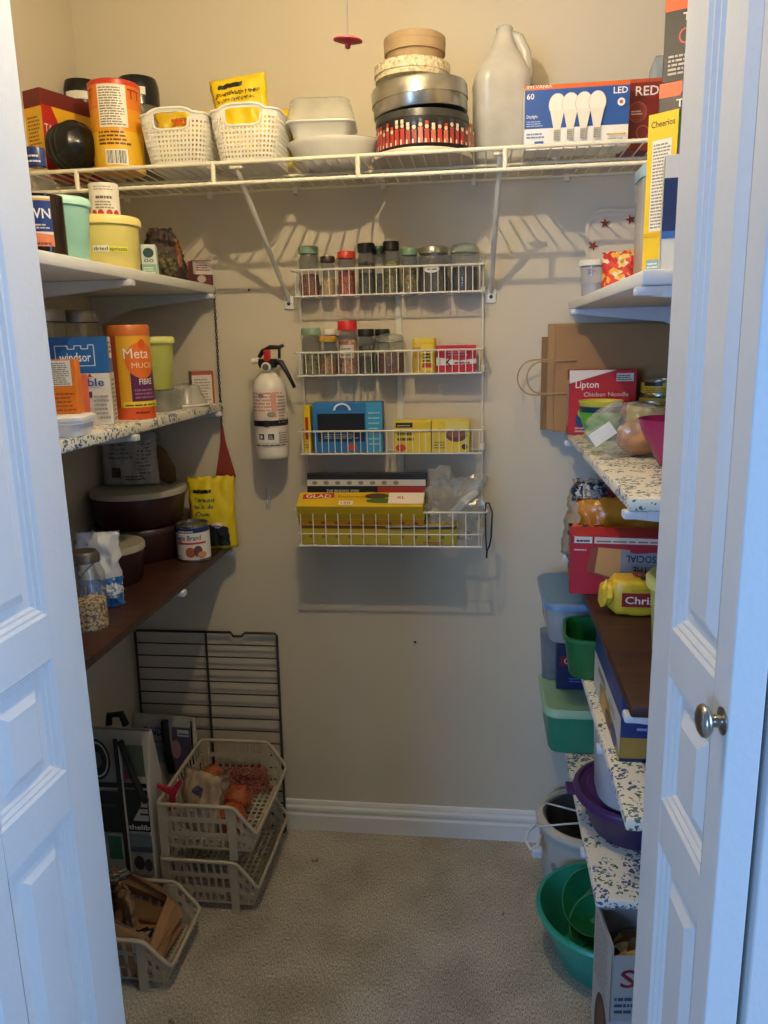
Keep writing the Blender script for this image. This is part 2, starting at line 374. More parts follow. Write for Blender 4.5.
# ================================================================== the setting
XL, XR, YB, YF, ZC = -.98, .515, 1.97, .95, 2.27
PAINT = wall_paint('pantry_wall_paint', '#d2c8b4'); WHITE = M('#e6e6e2', .35, var=.02, scale=8, name='white_gloss_paint')
DOORW = M('#dedfdf', .38, var=.02, bump=.12, scale=120, name='door_paint')
def struct(name, bm, mat, smooth=False): return tag(obj(name, bm, mat, None, smooth), kind='structure')
def tagS(o, label): o['kind'] = 'structure'; o['label'] = label; return o
tagS(struct('floor', box(nb(), -2.2, 2.2, -2.6, YB+.1, -.05, 0), carpet_mat()), 'grey beige cut pile carpet on the pantry floor')
tagS(struct('wall_back', box(nb(), XL-.1, XR+.1, YB, YB+.1, 0, ZC), PAINT), 'beige painted back wall of the pantry')
tagS(struct('wall_left', box(nb(), XL-.1, XL, YF, YB, 0, ZC), PAINT), 'beige painted left wall of the pantry')
tagS(struct('wall_right', box(nb(), XR, XR+.1, YF, YB, 0, ZC), PAINT), 'beige painted right wall of the pantry')
tagS(struct('ceiling', box(nb(), XL-.1, XR+.1, YF-.1, YB+.1, ZC, ZC+.06), M('#e4e0d6', .8, name='ceiling_paint')), 'flat off white ceiling of the pantry')
fw = nb(); OX0, OX1, OZ = -.615, .310, 2.07
box(fw, -2.2, OX0, YF-.1, YF, 0, ZC); box(fw, OX1, 2.2, YF-.1, YF, 0, ZC); box(fw, OX0, OX1, YF-.1, YF, OZ, ZC)
tagS(struct('wall_front', fw, PAINT), 'wall around the pantry door opening')
tr = nb()
box(tr, OX0-.07, OX0, YF-.115, YF-.1, 0, OZ+.07, .003); box(tr, OX1, OX1+.07, YF-.115, YF-.1, 0, OZ+.07, .003); box(tr, OX0, OX1, YF-.115, YF-.1, OZ, OZ+.07, .003)
tagS(struct('trim_1', tr, WHITE), 'white casing around the door opening')
# baseboards: a profile with two grooves near the top
def baseboard(name, p0, p1, nrm, label):
    p0, p1, nrm = Vector(p0), Vector(p1), Vector(nrm); bm = nb()
    prof = [(0, .0), (.014, .0), (.014, .048), (.0105, .054), (.0105, .060), (.0135, .064), (.0125, .072), (.008, .078), (.008, .083), (.0055, .090), (0, .092)]
    A = [bm.verts.new(p0+nrm*a+Vector((0, 0, z))) for a, z in prof]; B = [bm.verts.new(p1+nrm*a+Vector((0, 0, z))) for a, z in prof]
    for i in range(len(prof)-1): bm.faces.new((A[i], A[i+1], B[i+1], B[i]))
    bmesh.ops.recalc_face_normals(bm, faces=bm.faces)
    tagS(struct(name, bm, WHITE), label)
baseboard('baseboard_back', (XL, YB, 0), (XR, YB, 0), (0, -1, 0), 'white moulded baseboard along the back wall')
baseboard('baseboard_left', (XL, YF, 0), (XL, YB-.015, 0), (1, 0, 0), 'white moulded baseboard along the left wall')
baseboard('baseboard_right', (XR, YF, 0), (XR, YB-.015, 0), (-1, 0, 0), 'white moulded baseboard along the right wall')
# ------------------------------------------------------------------ bifold door leaves
LW, LT = .238, .031
PAN = ((1.071, 1.90), (.862, 1.016), (.17, .806))
U0, U1 = .068, .199
def leaf(parent, name, loc, rotz, flip=False):
    U0, U1 = (.068, .199) if not flip else (LW-.199, LW-.068)
    e = thing(name, None, None, loc, rotz); e.parent = parent
    def part(nm, bm, sm=False): return obj(nm, bm, DOORW, e, sm)
    z0, z1 = .012, 2.04
    part('stile', box(nb(), 0, U0, 0, LT, z0, z1, .0015)); part('stile', box(nb(), U1, LW, 0, LT, z0, z1, .0015))
    zs = [z0] + [v for p in reversed(PAN) for v in p] + [z1]
    for i in range(0, len(zs), 2): part('rail', box(nb(), U0, U1, .0002, LT-.0002, zs[i], zs[i+1]))
    for (a, b) in PAN:
        bm = nb(); loops = []
        for (ins, dep) in ((0, .0002), (.0035, .0035), (.0065, .0035), (.010, .0075), (.013, .0075), (.016, .011), (.027, .011), (.040, .003)):
            loops.append([(U0+ins, dep, a+ins), (U1-ins, dep, a+ins), (U1-ins, dep, b-ins), (U0+ins, dep, b-ins)])
        loft(bm, loops, cap0=False, cap1=True); part('panel', bm)
        part('panel_back', box(nb(), U0, U1, LT-.012, LT-.006, a, b))
    return e
def door(name, label, pts):
    r = tag(bpy.data.objects.new(name, None), label, None, None, 'structure'); COL.objects.link(r); r.location = (pts[0][0].x, pts[0][0].y, 0)
    for (p, rz) in pts:
        leaf(r, 'door_leaf', Vector(p)-r.location, rz, name == 'door_1')
    return r
fr = Vector((.206, .90, 0)); a = radians(3.5); nr = fr+Vector((sin(a), -cos(a), 0))*LW
d2 = door('door_2', 'white panelled bifold door folded open, brushed nickel knob', [(fr, -86.5), (Vector((nr.x+.043, nr.y-.002, 0)), -90)])
# the second leaf's origin is its near edge; turn it so that it runs back to the jamb
d2.children[1].rotation_euler.z = radians(-86.5); d2.children[1].location = Vector((fr.x+.0395, .9025, 0))-d2.location
nl = Vector((-.517, .90, 0)); b_ = radians(2); near = nl-Vector((sin(b_), cos(b_), 0))*LW
d1 = door('door_1', 'white panelled bifold door folded open at the crown syrup side', [(near, 88)])
d1['label'] = 'white panelled bifold door folded open with no knob in view'
leaf(d1, 'door_leaf', Vector((near.x-.040, near.y, 0))-d1.location, 88, True)
for ch in list(d1.children)+list(d2.children): pass
# hinges and knob
NICK = M('#b9b4aa', .28, 1, var=.03, name='brushed_nickel')
L2 = d2.children[0]
kb = nb(); prof = [(0, 0), (.016, 0), (.017, .003), (.012, .006), (.0075, .009), (.0075, .022), (.011, .026), (.017, .030), (.0205, .038), (.0195, .045), (.014, .051), (.006, .054), (0, .0545)]
lathe(kb, [(r*.76, z*.43) for r, z in prof], 28)
kz = WY(727, 718, .68).z
k = obj('door_knob', kb, NICK, L2, 60, loc=(.2265, 0, kz), rot=(radians(90), 0, 0)); k['label'] = 'round brushed nickel door knob'
# ------------------------------------------------------------------ ceiling lamp with a pull cord
BL = Vector((-.195, 1.06, 2.10))
lamp = thing('ceiling_lamp', 'bare bulb lamp holder on the ceiling with pull cord and red disc', 'lamp', (BL.x, BL.y, ZC))
obj('lamp_base', lathe(nb(), [(0, 0), (.062, 0), (.062, -.012), (.045, -.028), (.026, -.036), (.024, -.09), (0, -.09)], 28), M('#e9e7e0', .3), lamp, 40)
bm = nb(); lathe(bm, [(.013, -.085), (.014, -.105), (.024, -.128), (.031, -.155), (.031, -.178), (.022, -.200), (0, -.208)], 24)
em = bpy.data.materials.new('lit_bulb'); em.use_nodes = True; nt = em.node_tree; nt.nodes.remove(nt.nodes['Principled BSDF'])
e_ = nt.nodes.new('ShaderNodeEmission'); e_.inputs[0].default_value = (1, .80, .50, 1); e_.inputs[1].default_value = BULB
nt.links.new(e_.outputs[0], nt.nodes['Material Output'].inputs[0])
bo = obj('bulb_glass', bm, clear('#ffffff', .01, .03, .5), lamp, 'all')
fb = nb(); bmesh.ops.create_icosphere(fb, subdivisions=2, radius=.005); obj('filament', fb, em, bo, 'all', loc=(0, 0, -.168))
pd = WY(348, 41, 1.045); pl = pd-lamp.location
cord = obj('pull_cord', tube(nb(), [(.034, -.03, -.02), (pl.x, pl.y, -.06), pl+Vector((0, 0, .004))], .0009, 5), M('#cfc8b6', .7), lamp)
obj('cord_disc', lathe(nb(), [(0, .004), (.015, .0035), (.018, .0015), (.018, -.0005), (.012, -.002), (.004, -.003), (.003, -.008), (0, -.009)], 24), M('#c01a1c', .35), lamp, 40, loc=pl, rot=(radians(8), radians(6), 0))
# ------------------------------------------------------------------ side shelves
FLORAL = floral_mat(); BROWN = wood_mat('brown_laminate', '#241410', '#4a2a1e', (3, 14, 3), .45); SHELFW = M('#dcdcd8', .45, var=.03, scale=6, name='white_shelf_paint')
BRKT = M('#d4d8de', .35, name='white_bracket_paint')
def shelf(label, side, z, y0, mat, brackets, th=.019, y1=YB-.002):
    """boards along the side walls on white metal brackets"""
    x0, x1 = (XL+.001, -.665) if side == 'L' else (.21, XR-.001)
    t = thing('shelf', label, 'shelf', ((x0+x1)/2, (y0+y1)/2, z-th), group='side wall shelves')
    t.pop('group', None)
    hx = (x1-x0)/2; hy = (y1-y0)/2
    obj('board', box(nb(), -hx, hx, -hy, hy, 0, th, .004), mat, t, 40)
    for by in brackets:
        yy = by-t.location.y; bm = nb(); s = 1 if side == 'L' else -1
        wallx = -s*hx; fx = s*(hx+.006)
        # tapering arm under the board with an upturned rounded tip
        for dy in (-.008, .008):
            P = [(wallx, 0-.001), (fx-s*.012, -.001), (fx-s*.012, -.012), (wallx+s*.10, -.034), (wallx, -.075)]
            va = [bm.verts.new((x, yy+dy-.0012, z_)) for x, z_ in P]; vb = [bm.verts.new((x, yy+dy+.0012, z_)) for x, z_ in P]
            bm.faces.new(va); bm.faces.new(vb[::-1])
            for i in range(5): bm.faces.new((va[i], vb[i], vb[(i+1) % 5], va[(i+1) % 5]))
        box(bm, min(wallx, fx-s*.012), max(wallx, fx-s*.012), yy-.009, yy+.009, -.003, -.0008)
        bmesh.ops.recalc_face_normals(bm, faces=bm.faces)
        br = obj('bracket', bm, BRKT, t)
        tip = nb(); box(tip, min(fx, fx-s*.034), max(fx, fx-s*.034), yy-.011, yy+.011, -.013, -.0006, .003); obj('bracket_tip', tip, BRKT, br, 40)
    return t
LZ = (1.535, 1.242, .866); RZ = (1.470, 1.163, .885, .712, .404)
shelf('white painted upper shelf holding the syrup bottle and dried apricot tub', 'L', LZ[0], 1.0, SHELFW, (1.47, 1.93), .021)
shelf('floral paper covered shelf holding the salt box and fibre canister', 'L', LZ[1], 1.0, FLORAL, (1.43, 1.93), .021)
shelf('dark brown laminate shelf holding the condensed milk can', 'L', LZ[2], 1.0, BROWN, (1.60, 1.94), .019)
shelf('white painted upper shelf holding the yellow cereal box and maple leaf tray', 'R', RZ[0], 1.085, SHELFW, (1.10, 1.86), .02)
shelf('floral paper covered shelf holding the soup box and paper bags', 'R', RZ[1], 1.10, FLORAL, (1.115, 1.9), .02)
shelf('brown laminate shelf holding the red cracker box', 'R', RZ[2], 1.02, BROWN, (1.04, 1.86), .019)
shelf('floral paper covered shelf holding the navy cracker carton', 'R', RZ[3], 1.015, FLORAL, (1.26, 1.9), .02)
shelf('lowest floral paper covered shelf holding the purple bowl', 'R', RZ[4], 1.236, FLORAL, (1.40, 1.9), .02)
# ------------------------------------------------------------------ wire shelf across the back
COATED = M('#e8e2cc', .35, var=.02, name='vinyl_coated_wire'); ZW = 1.757
ws = thing('wire_shelf', 'white coated wire shelf spanning the pantry above the spice rack', 'shelf', ((XL+XR)/2, 1.815, ZW))
hx = (XR-XL)/2-.004; y0 = 1.665-1.815; y1 = .147
def rod(nm, p0, p1, r, par, seg=8, mat=COATED): return obj(nm, tube(nb(), [p0, p1], r, seg), mat, par, 60)
rod('front_rail', (-hx, y0, -.002), (hx, y0, -.002), .0042, ws); rod('lower_rail', (-hx, y0, -.042), (hx, y0, -.042), .0042, ws)
rod('back_rail', (-hx, y1-.004, -.004), (hx, y1-.004, -.004), .0032, ws); rod('middle_rail', (-hx, -.01, -.0045), (hx, -.01, -.0045), .0032, ws)
me = None
for i in range(58):
    x = -hx+.012+i*(2*hx-.024)/57
    if me is None:
        o = obj('deck_wire', tube(nb(), [(0, y0-.001, .001), (0, y1-.002, .001)], .0019, 6), COATED, ws); me = o.data
    else: o = link('deck_wire', me, None, ws)
    o.location = (x, 0, 0)
for px in (76, 213, 358, 505): 
    x = WY(px, 170, 1.665).x-ws.location.x; rod('spacer', (x, y0, -.001), (x, y0, -.043), .0052, ws)
x = hx-.03; rod('spacer', (x, y0, -.001), (x, y0, -.043), .0052, ws)
for (T, F_) in (((-.512, 1.70), (-.477, 1.495)), ((.040, 1.70), (.0265, 1.497))):
    c = ws.location; b = rod('brace', Vector((T[0], T[1], ZW-.006))-c, Vector((F_[0], YB-.010, F_[1]+.004))-c, .0058, ws, 8, M('#d9d6cc', .35))
    hk = nb(); box(hk, T[0]-c.x-.014, T[0]-c.x+.014, T[1]-c.y-.006, T[1]-c.y+.006, -.008, -.002, .002); obj('brace_hook', hk, COATED, b)
    ft = nb(); box(ft, F_[0]-c.x-.0125, F_[0]-c.x+.0125, .149, .1545, F_[1]-ZW-.024, F_[1]-ZW+.008, .002); f2 = obj('brace_foot', ft, WHITE, b, 40)
    obj('screw', lathe(nb(), [(0, .003), (.004, .0028), (.0048, 0), (0, 0)], 12), M('#55524c', .3, 1), b, loc=(F_[0]-c.x, .149, F_[1]-ZW-.010), rot=(radians(90), 0, 0))
for i in range(7):
    x = -hx+.1+i*.215; bm = nb(); box(bm, x-.006, x+.006, .140, .1545, -.016, .001, .002); obj('wall_clip', bm, M('#e8e2d4', .4), ws)
# ------------------------------------------------------------------ four tier rack on the back wall
RK = M('#e6e3d8', .35, var=.02, name='white_rack_wire')
X0 = WY(300, 300, 1.965).x; X1 = WY(483, 297, 1.965).x; XM = (X0+X1)/2; HW = (X1-X0)/2
rack = thing('spice_rack', 'white wire four tier rack mounted on the back wall', 'rack', (XM, YB-.004, .90))
ZT = ((1.497, 1.558, 1.893), (1.308, 1.364, 1.893), (1.114, 1.171, 1.893), (.893, .979, 1.828))
def rp(x, y, z): return Vector((x-XM, y-(YB-.004), z-.90))
for sx in (X0, X1): obj('post', tube(nb(), [rp(sx, YB-.006, 1.585), rp(sx, YB-.006, .895)], .0026, 7), RK, rack)
cs = nb(); box(cs, XM-.007-XM+.020, XM+.007-XM+.020, -.002, .002, 0.0, .66, .0008); obj('centre_strip', cs, M('#dfdcd2', .4), rack)
for ti, (zb, zt, yf) in enumerate(ZT):
    n = 28 if ti < 3 else 15; ex = .004 if ti < 3 else .012
    bm = nb(); tube(bm, [rp(X0, YB-.006, zt), rp(X0-ex, yf+.01, zt), rp(X0-ex+.006, yf, zt), rp(X1+ex-.006, yf, zt), rp(X1+ex, yf+.01, zt), rp(X1, YB-.006, zt)], .0024, 7)
    tier = obj('tier_rail', bm, RK, rack, 60)
    tube_b = nb(); tube(tube_b, [rp(X0, YB-.006, zb), rp(X0+.002, yf, zb), rp(X1-.002, yf, zb), rp(X1, YB-.006, zb)], .0022, 7); obj('tier_floor_rail', tube_b, RK, tier)
    tb2 = nb(); tube(tb2, [rp(X0, YB-.006, zb), rp(X1, YB-.006, zb)], .0018, 6); obj('tier_back_rail', tb2, RK, tier)
    me = None
    for i in range(n):
        x = X0+.008+(X1-X0-.016)*i/(n-1)
        if me is None:
            bm = nb(); tube(bm, [rp(XM, yf-.0012, zt), rp(XM, yf-.0012, zb-.0005), rp(XM, YB-.006, zb-.0005)], .0011 if ti < 3 else .0013, 5); o = obj('wire', bm, RK, tier); me = o.data
        else: o = link('wire', me, None, tier)
        o.location.x = x-XM
    if ti == 3:
        bm = nb(); zz = (zb+zt)/2-.012; tube(bm, [rp(X0+.001, YB-.006, zz), rp(X0, yf, zz), rp(X1, yf, zz), rp(X1-.001, YB-.006, zz)], .0013, 5); obj('wire', bm, RK, tier)
    else:
        for sx in (X0, X1):
            for q in (.33, .66):
                yy = YB-.006+(yf-YB+.006)*q; bm = nb(); tube(bm, [rp(sx, yy, zt), rp(sx, yy, zb)], .0011, 5); obj('wire', bm, RK, tier)
    for sx in (X0, X1):
        bm = nb(); box(bm, sx-XM-.006, sx-XM+.006, -.004, .003, zb-.90-.002, zb-.90+.016, .002); obj('mounting_clip', bm, M('#f0eee6', .3), rack)
# ================================================================== things on the wire shelf
ZS = ZW+.0028
def center(x0, x1, y, Y): a = WY(x0, y, Y); b = WY(x1, y, Y); return (a.x+b.x)/2, (b.x-a.x)
MAROON = M('#6d1f1c', .45)
# taco kit box
t, F = carton('taco_kit_box', 'red and yellow taco dinner box with maroon edges on wire shelf', 'box', .055, .150, .170, '#b3211d', (-.927, 1.772, ZS), -22)
F['front'].quad(-.0272, 0, .0272, .135, '#e3b130'); F['front'].lines(-.02, .06, .02, .12, 8, '#8a6a1c')
F['front'].quad(-.0272, .135, .0272, .170, '#6d1f1c'); F['top'].quad(-.0272, -.075, .0272, .075, '#6d1f1c')
F['right'].quad(-.075, .138, .075, .170, '#6d1f1c')
F['right'].poly([(-.05, .138), (.075, .138), (.075, .05), (.03, .0), (.0, .03)], '#e8b325'); F['right'].ell(.025, .10, .042, .026, '#f0d24a', 'printed_badge'); F['right'].ell(.025, .10, .039, .023, '#7c1a18', 'printed_badge'); F['right'].ell(.025, .10, .037, .021, '#efc93e', 'printed_badge')
F['right'].text('TACO', -.05, .085, .016, '#f3e9da', .045); F['right'].lines(-.07, .062, -.03, .076, 2, '#f3e9da')
# nested black ribbed lids standing on edge
BLK = M('#0c0c0d', .22, spec=.5)
for i in range(3):
    t = thing('dome_cover', ['black plastic dome cover standing on edge nearest the taco box', 'middle black plastic dome cover of the nested three', 'black plastic dome cover facing the orange canister'][i], 'cover', (-.886+.0165*i, 1.706-.011*i, ZS+.050), rot=(0, radians(90), radians(-33)))
    obj('cover_shell', lathe(nb(), [(0, .026), (.014, .026), (.018, .022), (.030, .020), (.036, .016), (.043, .004), (.0495, 0), (.0495, -.003), (.04, -.001), (.034, .012), (.028, .0165), (.016, .0185), (0, .022)], 32), BLK, t, 50)
def lidded_jar(label, x, y, r, h, rot=0, band=True):
    t = thing('storage_jar', label, 'jar', (x, y, ZS), rot)
    obj('jar_body', lathe(nb(), [(0, 0), (r*.92, 0), (r*.97, .006), (r*.97, h*.74), (r*.9, h*.8)], 28), clear('#cfcabb', .22), t, 60)
    obj('contents', lathe(nb(), [(0, .003), (r*.92, .003), (r*.92, h*.5), (r*.5, h*.53), (0, h*.54)], 20), M('#8a7a5e', .8, bump=.5, scale=80), t, 60)
    obj('lid', lathe(nb(), [(r*.98, h*.72), (r*1.0, h*.72), (r*1.02, h*.86), (r*1.0, h*.92), (r*.9, h*.985), (r*.6, h), (0, h)], 28), BLK, t, 50)
    S = cyl_surf(t, r*1.03); S.quad(-r*.55, h*.80, r*.75, h*.87, '#e9e7e1', 'lid_label')
    return t
x, wd = center(68, 98, 100, 1.92); lidded_jar('clear jar with black lid behind the taco box', x, 1.92, .042, .25)
x, wd = center(120, 158, 100, 1.86); lidded_jar('clear jar with black lid behind the first white basket', x, 1.86, .046, .228)
# orange snack canister
x, wd = center(92, 145, 120, 1.745); r = .053; h = .177
t = thing('snack_canister', 'orange and yellow canister with red plastic lid and barcode', 'canister', (x, 1.735, ZS))
obj('canister_body', lathe(nb(), [(0, 0), (r, 0), (r, h*.95), (0, h*.95)], 36), M('#e39a1f', .35), t, 40)
obj('lid', lathe(nb(), [(r*.98, h*.94), (r*1.03, h*.94), (r*1.03, h*.985), (r*.97, h), (0, h)], 36), M('#c8381f', .35), t, 40)
S = cyl_surf(t, r, rot=.3)
S.quad(-.13, .0, .13, .075, '#e8b62c'); S.quad(-.13, .12, .13, .170, '#df7f1d'); S.quad(-.030, .082, .030, .165, '#ece6d8', 'nutrition_label'); S.lines(-.027, .086, .027, .162, 15, '#77706a')
S.lines(-.035, .048, .035, .078, 4, '#6b3a12'); S.bars(-.02, .010, .022, .036, 16); S.text('TT', .05, .14, .02, '#a5281b'); S.text('T', -.052, .14, .02, '#a5281b')
# ------------------------------------------------------------------ white woven plastic baskets
WPL = M('#e9e7df', .4, var=.02, name='white_plastic')
def woven_basket(label, x, y, w=.148, d=.17, h=.100):
    t = thing('storage_basket', label, 'basket', (x, y, ZS), 0, None); bm = nb()
    n = 21; rows = []; V = [0, .06] + [.06+.80*k/18 for k in range(1, 19)] + [.93, 1]
    def loop(v):
        f = .80+.20*v**.7; pts = []
        W, D, R = w*f, d*f, .03
        base = rrect(W, D, R, 4); per = []; L_ = [0]
        for i in range(len(base)):
            a, b = base[i], base[(i+1) % len(base)]; L_.append(L_[-1]+hypot(b[0]-a[0], b[1]-a[1]))
        N = 132
        for k in range(N):
            s = L_[-1]*k/N; i = max(j for j in range(len(L_)-1) if L_[j] <= s+1e-9); a, b = base[i], base[(i+1) % len(base)]
            q = (s-L_[i])/(L_[i+1]-L_[i]); per.append((a[0]+(b[0]-a[0])*q, a[1]+(b[1]-a[1])*q))
        return per
    G = []
    for v in V:
        l = loop(v)
        G.append([bm.verts.new((px, py, v*h+(.010*max(0, 1-(px/(w*.33))**4) if v > .92 and abs(px) < w*.33 and abs(py) > d*.4 else 0))) for px, py in l])
    N = len(G[0])
    for j in range(len(V)-1):
        for i in range(N):
            a = G[j][i].co; hole = (i % 2 == 1 and j % 2 == 0 and 2 <= j <= 18)
            if .72 < V[j] < .93 and abs(a.x) < w*.26 and abs(a.y) > d*.38: hole = True      # hand hold
            if hole: continue
            bm.faces.new((G[j][i], G[j][(i+1) % N], G[j+1][(i+1) % N], G[j+1][i]))
    bm.faces.new(list(reversed(G[0])))
    solid(obj('basket_body', bm, WPL, t), .002)
    rb = nb(); tube(rb, [(v.x, v.y, v.z) for v in [Vector((px, py, h+(.010*max(0, 1-(px/(w*.33))**4) if abs(px) < w*.33 and abs(py) > d*.4 else 0))) for px, py in loop(1)]], .0032, 6, closed=True); obj('rim', rb, WPL, t, 'all')
    for sy in (-1, 1):
        hb = nb(); yy = sy*d*.488; z = h*.86; z0 = h*.73
        tube(hb, [(-w*.27, yy, z+.006), (-w*.24, yy*.985, z0), (-w*.15, yy*.98, z0-.003), (w*.15, yy*.98, z0-.003), (w*.24, yy*.985, z0), (w*.27, yy, z+.006)], .0028, 6); obj('handle_edge', hb, WPL, t, 'all')
    return t
x1_, _ = center(149, 219, 140, 1.755); woven_basket('white woven plastic basket beside the orange canister', x1_, 1.765)
x2_, _ = center(218, 288, 140, 1.755); woven_basket('white woven plastic basket holding the upright yellow pepper pouch', x2_, 1.765)
YELB = M('#e6c40f', .35, var=.05, bump=.25, scale=30, name='yellow_foil')
t, S = pouch('spice_bag', 'yellow seasoning pouch slumped in basket beside the orange canister', 'pouch', .12, .12, .05, M('#d9bb28', .35, bump=.3, scale=30), (x1_-.012, 1.785, ZS+.012), 4, 3, .010)
S.quad(-.02, .088, .045, .104, '#c65a1c')
t, S = pouch('spice_bag', 'small yellow packet tucked behind the slumped yellow pouch', 'pouch', .085, .105, .03, YELB, (x1_+.025, 1.825, ZS+.01), -8, 8, .008)
t, S = pouch('spice_bag', 'upright yellow pouch reading ground black pepper in white basket', 'pouch', .125, .188, .05, YELB, (x2_-.012, 1.775, ZS+.008), 4, 5, .006, rot=(radians(-4), radians(-7), radians(4)))
S.quad(-.045, .165, .010, .174, '#141310', 'black_band'); S.text('ground black pepper', -.003, .150, .009, '#2a2410', .105); S.text('poivre noir moulu', -.008, .137, .008, '#4a4014', .085)
t, S = pouch('spice_bag', 'small yellow packet behind the black pepper pouch', 'pouch', .07, .12, .035, YELB, (x2_+.045, 1.815, ZS+.01), -12, 6, .006)
# ------------------------------------------------------------------ stacked white dishes and clear box
x, wd = center(286, 374, 145, 1.785); t = thing('oval_bowl', 'white oval plastic bowl under the stacked clear containers', 'bowl', (x+.008, 1.80, ZS), 0)
bm = nb(); loft(bm, [[(cos(a_)*rx, sin(a_)*ry, z) for a_ in [2*pi*i/40 for i in range(40)]] for rx, ry, z in ((.070, .05, 0), (.085, .065, .015), (.098, .078, .040), (.104, .084, .047), (.104, .084, .050), (.096, .076, .049), (.08, .06, .02), (.06, .04, .006))]); obj('bowl_body', bm, M('#e8e6df', .3), t, 50)
t = thing('clear_tub', 'clear rectangular lidded tub with white base stacked on white bowl', 'container', (x-.018, 1.80, ZS+.0505), 6)
obj('tub_body', rloft(nb(), [(.115, .09, .02, 0), (.135, .11, .022, .030), (.15, .125, .022, .034), (.15, .125, .022, .037)]), M('#e4e3dd', .35), t, 50)
obj('lid', rloft(nb(), [(.15, .125, .022, .0375), (.146, .121, .022, .042), (.128, .10, .02, .080), (.118, .09, .02, .084)]), clear('#e9e6db', .35, .12), t, 50)
t = thing('clear_tub', 'clear clamshell tray leaning against the white dishes', 'container', (x+.055, 1.905, ZS), rot=(radians(-14), radians(12), radians(-10)))
obj('tray', rloft(nb(), [(.105, .030, .012, 0), (.115, .034, .012, .08), (.125, .044, .012, .084), (.125, .044, .012, .087)]), clear('#e9e6db', .3, .12), t, 50)
# ------------------------------------------------------------------ the stack of tins
x, _ = center(372, 470, 110, 1.80); tx, ty = x, 1.785
t = thing('tin_lid', 'cream round tin lid lying under the nutcracker tin', 'lid', (tx+.002, ty, ZS)); obj('lid_body', lathe(nb(), [(0, .002), (.1, .002), (.108, 0), (.110, .003), (.108, .010), (.1, .012), (0, .012)], 44), M('#d9cdb8', .4), t, 50)
t = thing('cookie_tin', 'dark round cookie tin printed with a row of red toy soldiers', 'tin', (tx+.004, ty, ZS+.0125)); r = .098; h = .072
obj('tin_body', lathe(nb(), [(0, 0), (r*.98, 0), (r, .003), (r, h), (0, h)], 48), M('#37332e', .3, .35), t, 40)
obj('lid', lathe(nb(), [(r*.99, h*.80), (r*1.015, h*.80), (r*1.015, h*.99), (r*1.0, h), (0, h)], 48), M('#4a4a47', .3, .5), t, 40)
S = cyl_surf(t, r); rn = random.Random(4)
for k in range(24):
    a_ = -.15+k*.0118; cc = rn.choice(['#b5392b', '#a33a33', '#c46a55', '#8f2f2a']); hh = rn.uniform(.034, .046)
    S.poly([(a_-.005, .004), (a_+.005, .004), (a_+.004, hh*.6), (a_+.005, hh*.75), (a_-.005, hh*.75), (a_-.004, hh*.6)], cc, 'printed_figure')
    S.ell(a_, hh*.86, .0035, .004, '#e3c3a2', 'printed_figure'); S.quad(a_-.003, hh*.95, a_+.003, hh*1.12, rn.choice(['#2c3d66', '#c33a2a', '#d9d2c0']), 'printed_figure')
    S.quad(a_-.004, .004, a_-.001, hh*.3, rn.choice(['#e5dccb', '#d8cdb9']), 'printed_figure')
t = thing('silver_tin', 'tilted silver metal tin with rolled lid in the tin stack', 'tin', (tx+.001, ty+.002, ZS+.0125+.0785), rot=(radians(0), radians(-3.5), 0)); r = .100
obj('tin_body', lathe(nb(), [(0, 0), (r*.98, 0), (r, .003), (r, .045), (0, .045)], 48), M('#a9a69e', .25, .9, name='tinplate'), t, 40)
obj('lid', lathe(nb(), [(r*1.01, .026), (r*1.02, .025), (r*1.02, .050), (r*1.0, .055), (r*.9, .056), (0, .056)], 48), M('#b5b2aa', .22, .9, name='tinplate'), t, 40)
t = thing('woven_box', 'cream speckled round box stacked on the silver tin', 'box', (tx-.016, ty, ZS+.0125+.083+.0625)); r = .078
obj('box_body', lathe(nb(), [(0, 0), (r, 0), (r, .024), (0, .024)], 40), speckle(['#d8ccab', '#cfc09a', '#b9a678', '#ded3b6'], 180), t, 40)
obj('lid', lathe(nb(), [(r*1.02, .010), (r*1.03, .010), (r*1.03, .029), (r*.98, .031), (0, .031)], 40), speckle(['#d8ccab', '#cfc09a', '#b9a678', '#ded3b6'], 180), t, 40)
t = thing('round_box', 'small round kraft paper box on top of the tin stack', 'box', (tx-.010, ty, ZS+.0125+.083+.0625+.0315)); r = .064
KR = M('#b59c78', .7, bump=.1)
obj('box_body', lathe(nb(), [(0, 0), (r*.72, 0), (r*.93, .022), (0, .022)], 40), KR, t, 40); obj('lid', lathe(nb(), [(r*.9, .020), (r, .020), (r*1.0, .038), (r*1.01, .039), (r*1.01, .050), (r*.97, .052), (0, .052)], 40), M('#a98f6b', .7, bump=.1), t, 30)
# ------------------------------------------------------------------ clear jug
x, _ = center(474, 528, 120, 1.835); t = thing('plastic_jug', 'empty translucent white plastic jug with moulded handle', 'jug', (x, 1.84, ZS), 8); t.scale = (1, 1, .955)
bm = nb(); spec = [(.100, .100, .024, 0), (.116, .112, .028, .006), (.116, .112, .028, .165), (.118, .114, .028, .170), (.110, .108, .03, .190), (.085, .085, .03, .215), (.058, .060, .026, .238), (.040, .042, .02, .262), (.034, .034, .0165, .275), (.036, .036, .0178, .282), (.03, .03, .0145, .285)]
loft(bm, [[(xx+.006*max(0, (z-.19)/.09), yy, z) for xx, yy in rrect(w_, d_, r_, 6)] for w_, d_, r_, z in spec])
obj('jug_body', bm, clear('#dcd8cc', .6, .25, .8), t, 60)
hb = nb(); tube(hb, [(.020, 0, .268), (.036, 0, .262), (.050, 0, .235), (.056, 0, .195), (.054, 0, .168)], [.011, .012, .012, .013, .014], 10); obj('handle', hb, clear('#dcd8cc', .6, .25, .8), t, 'all')
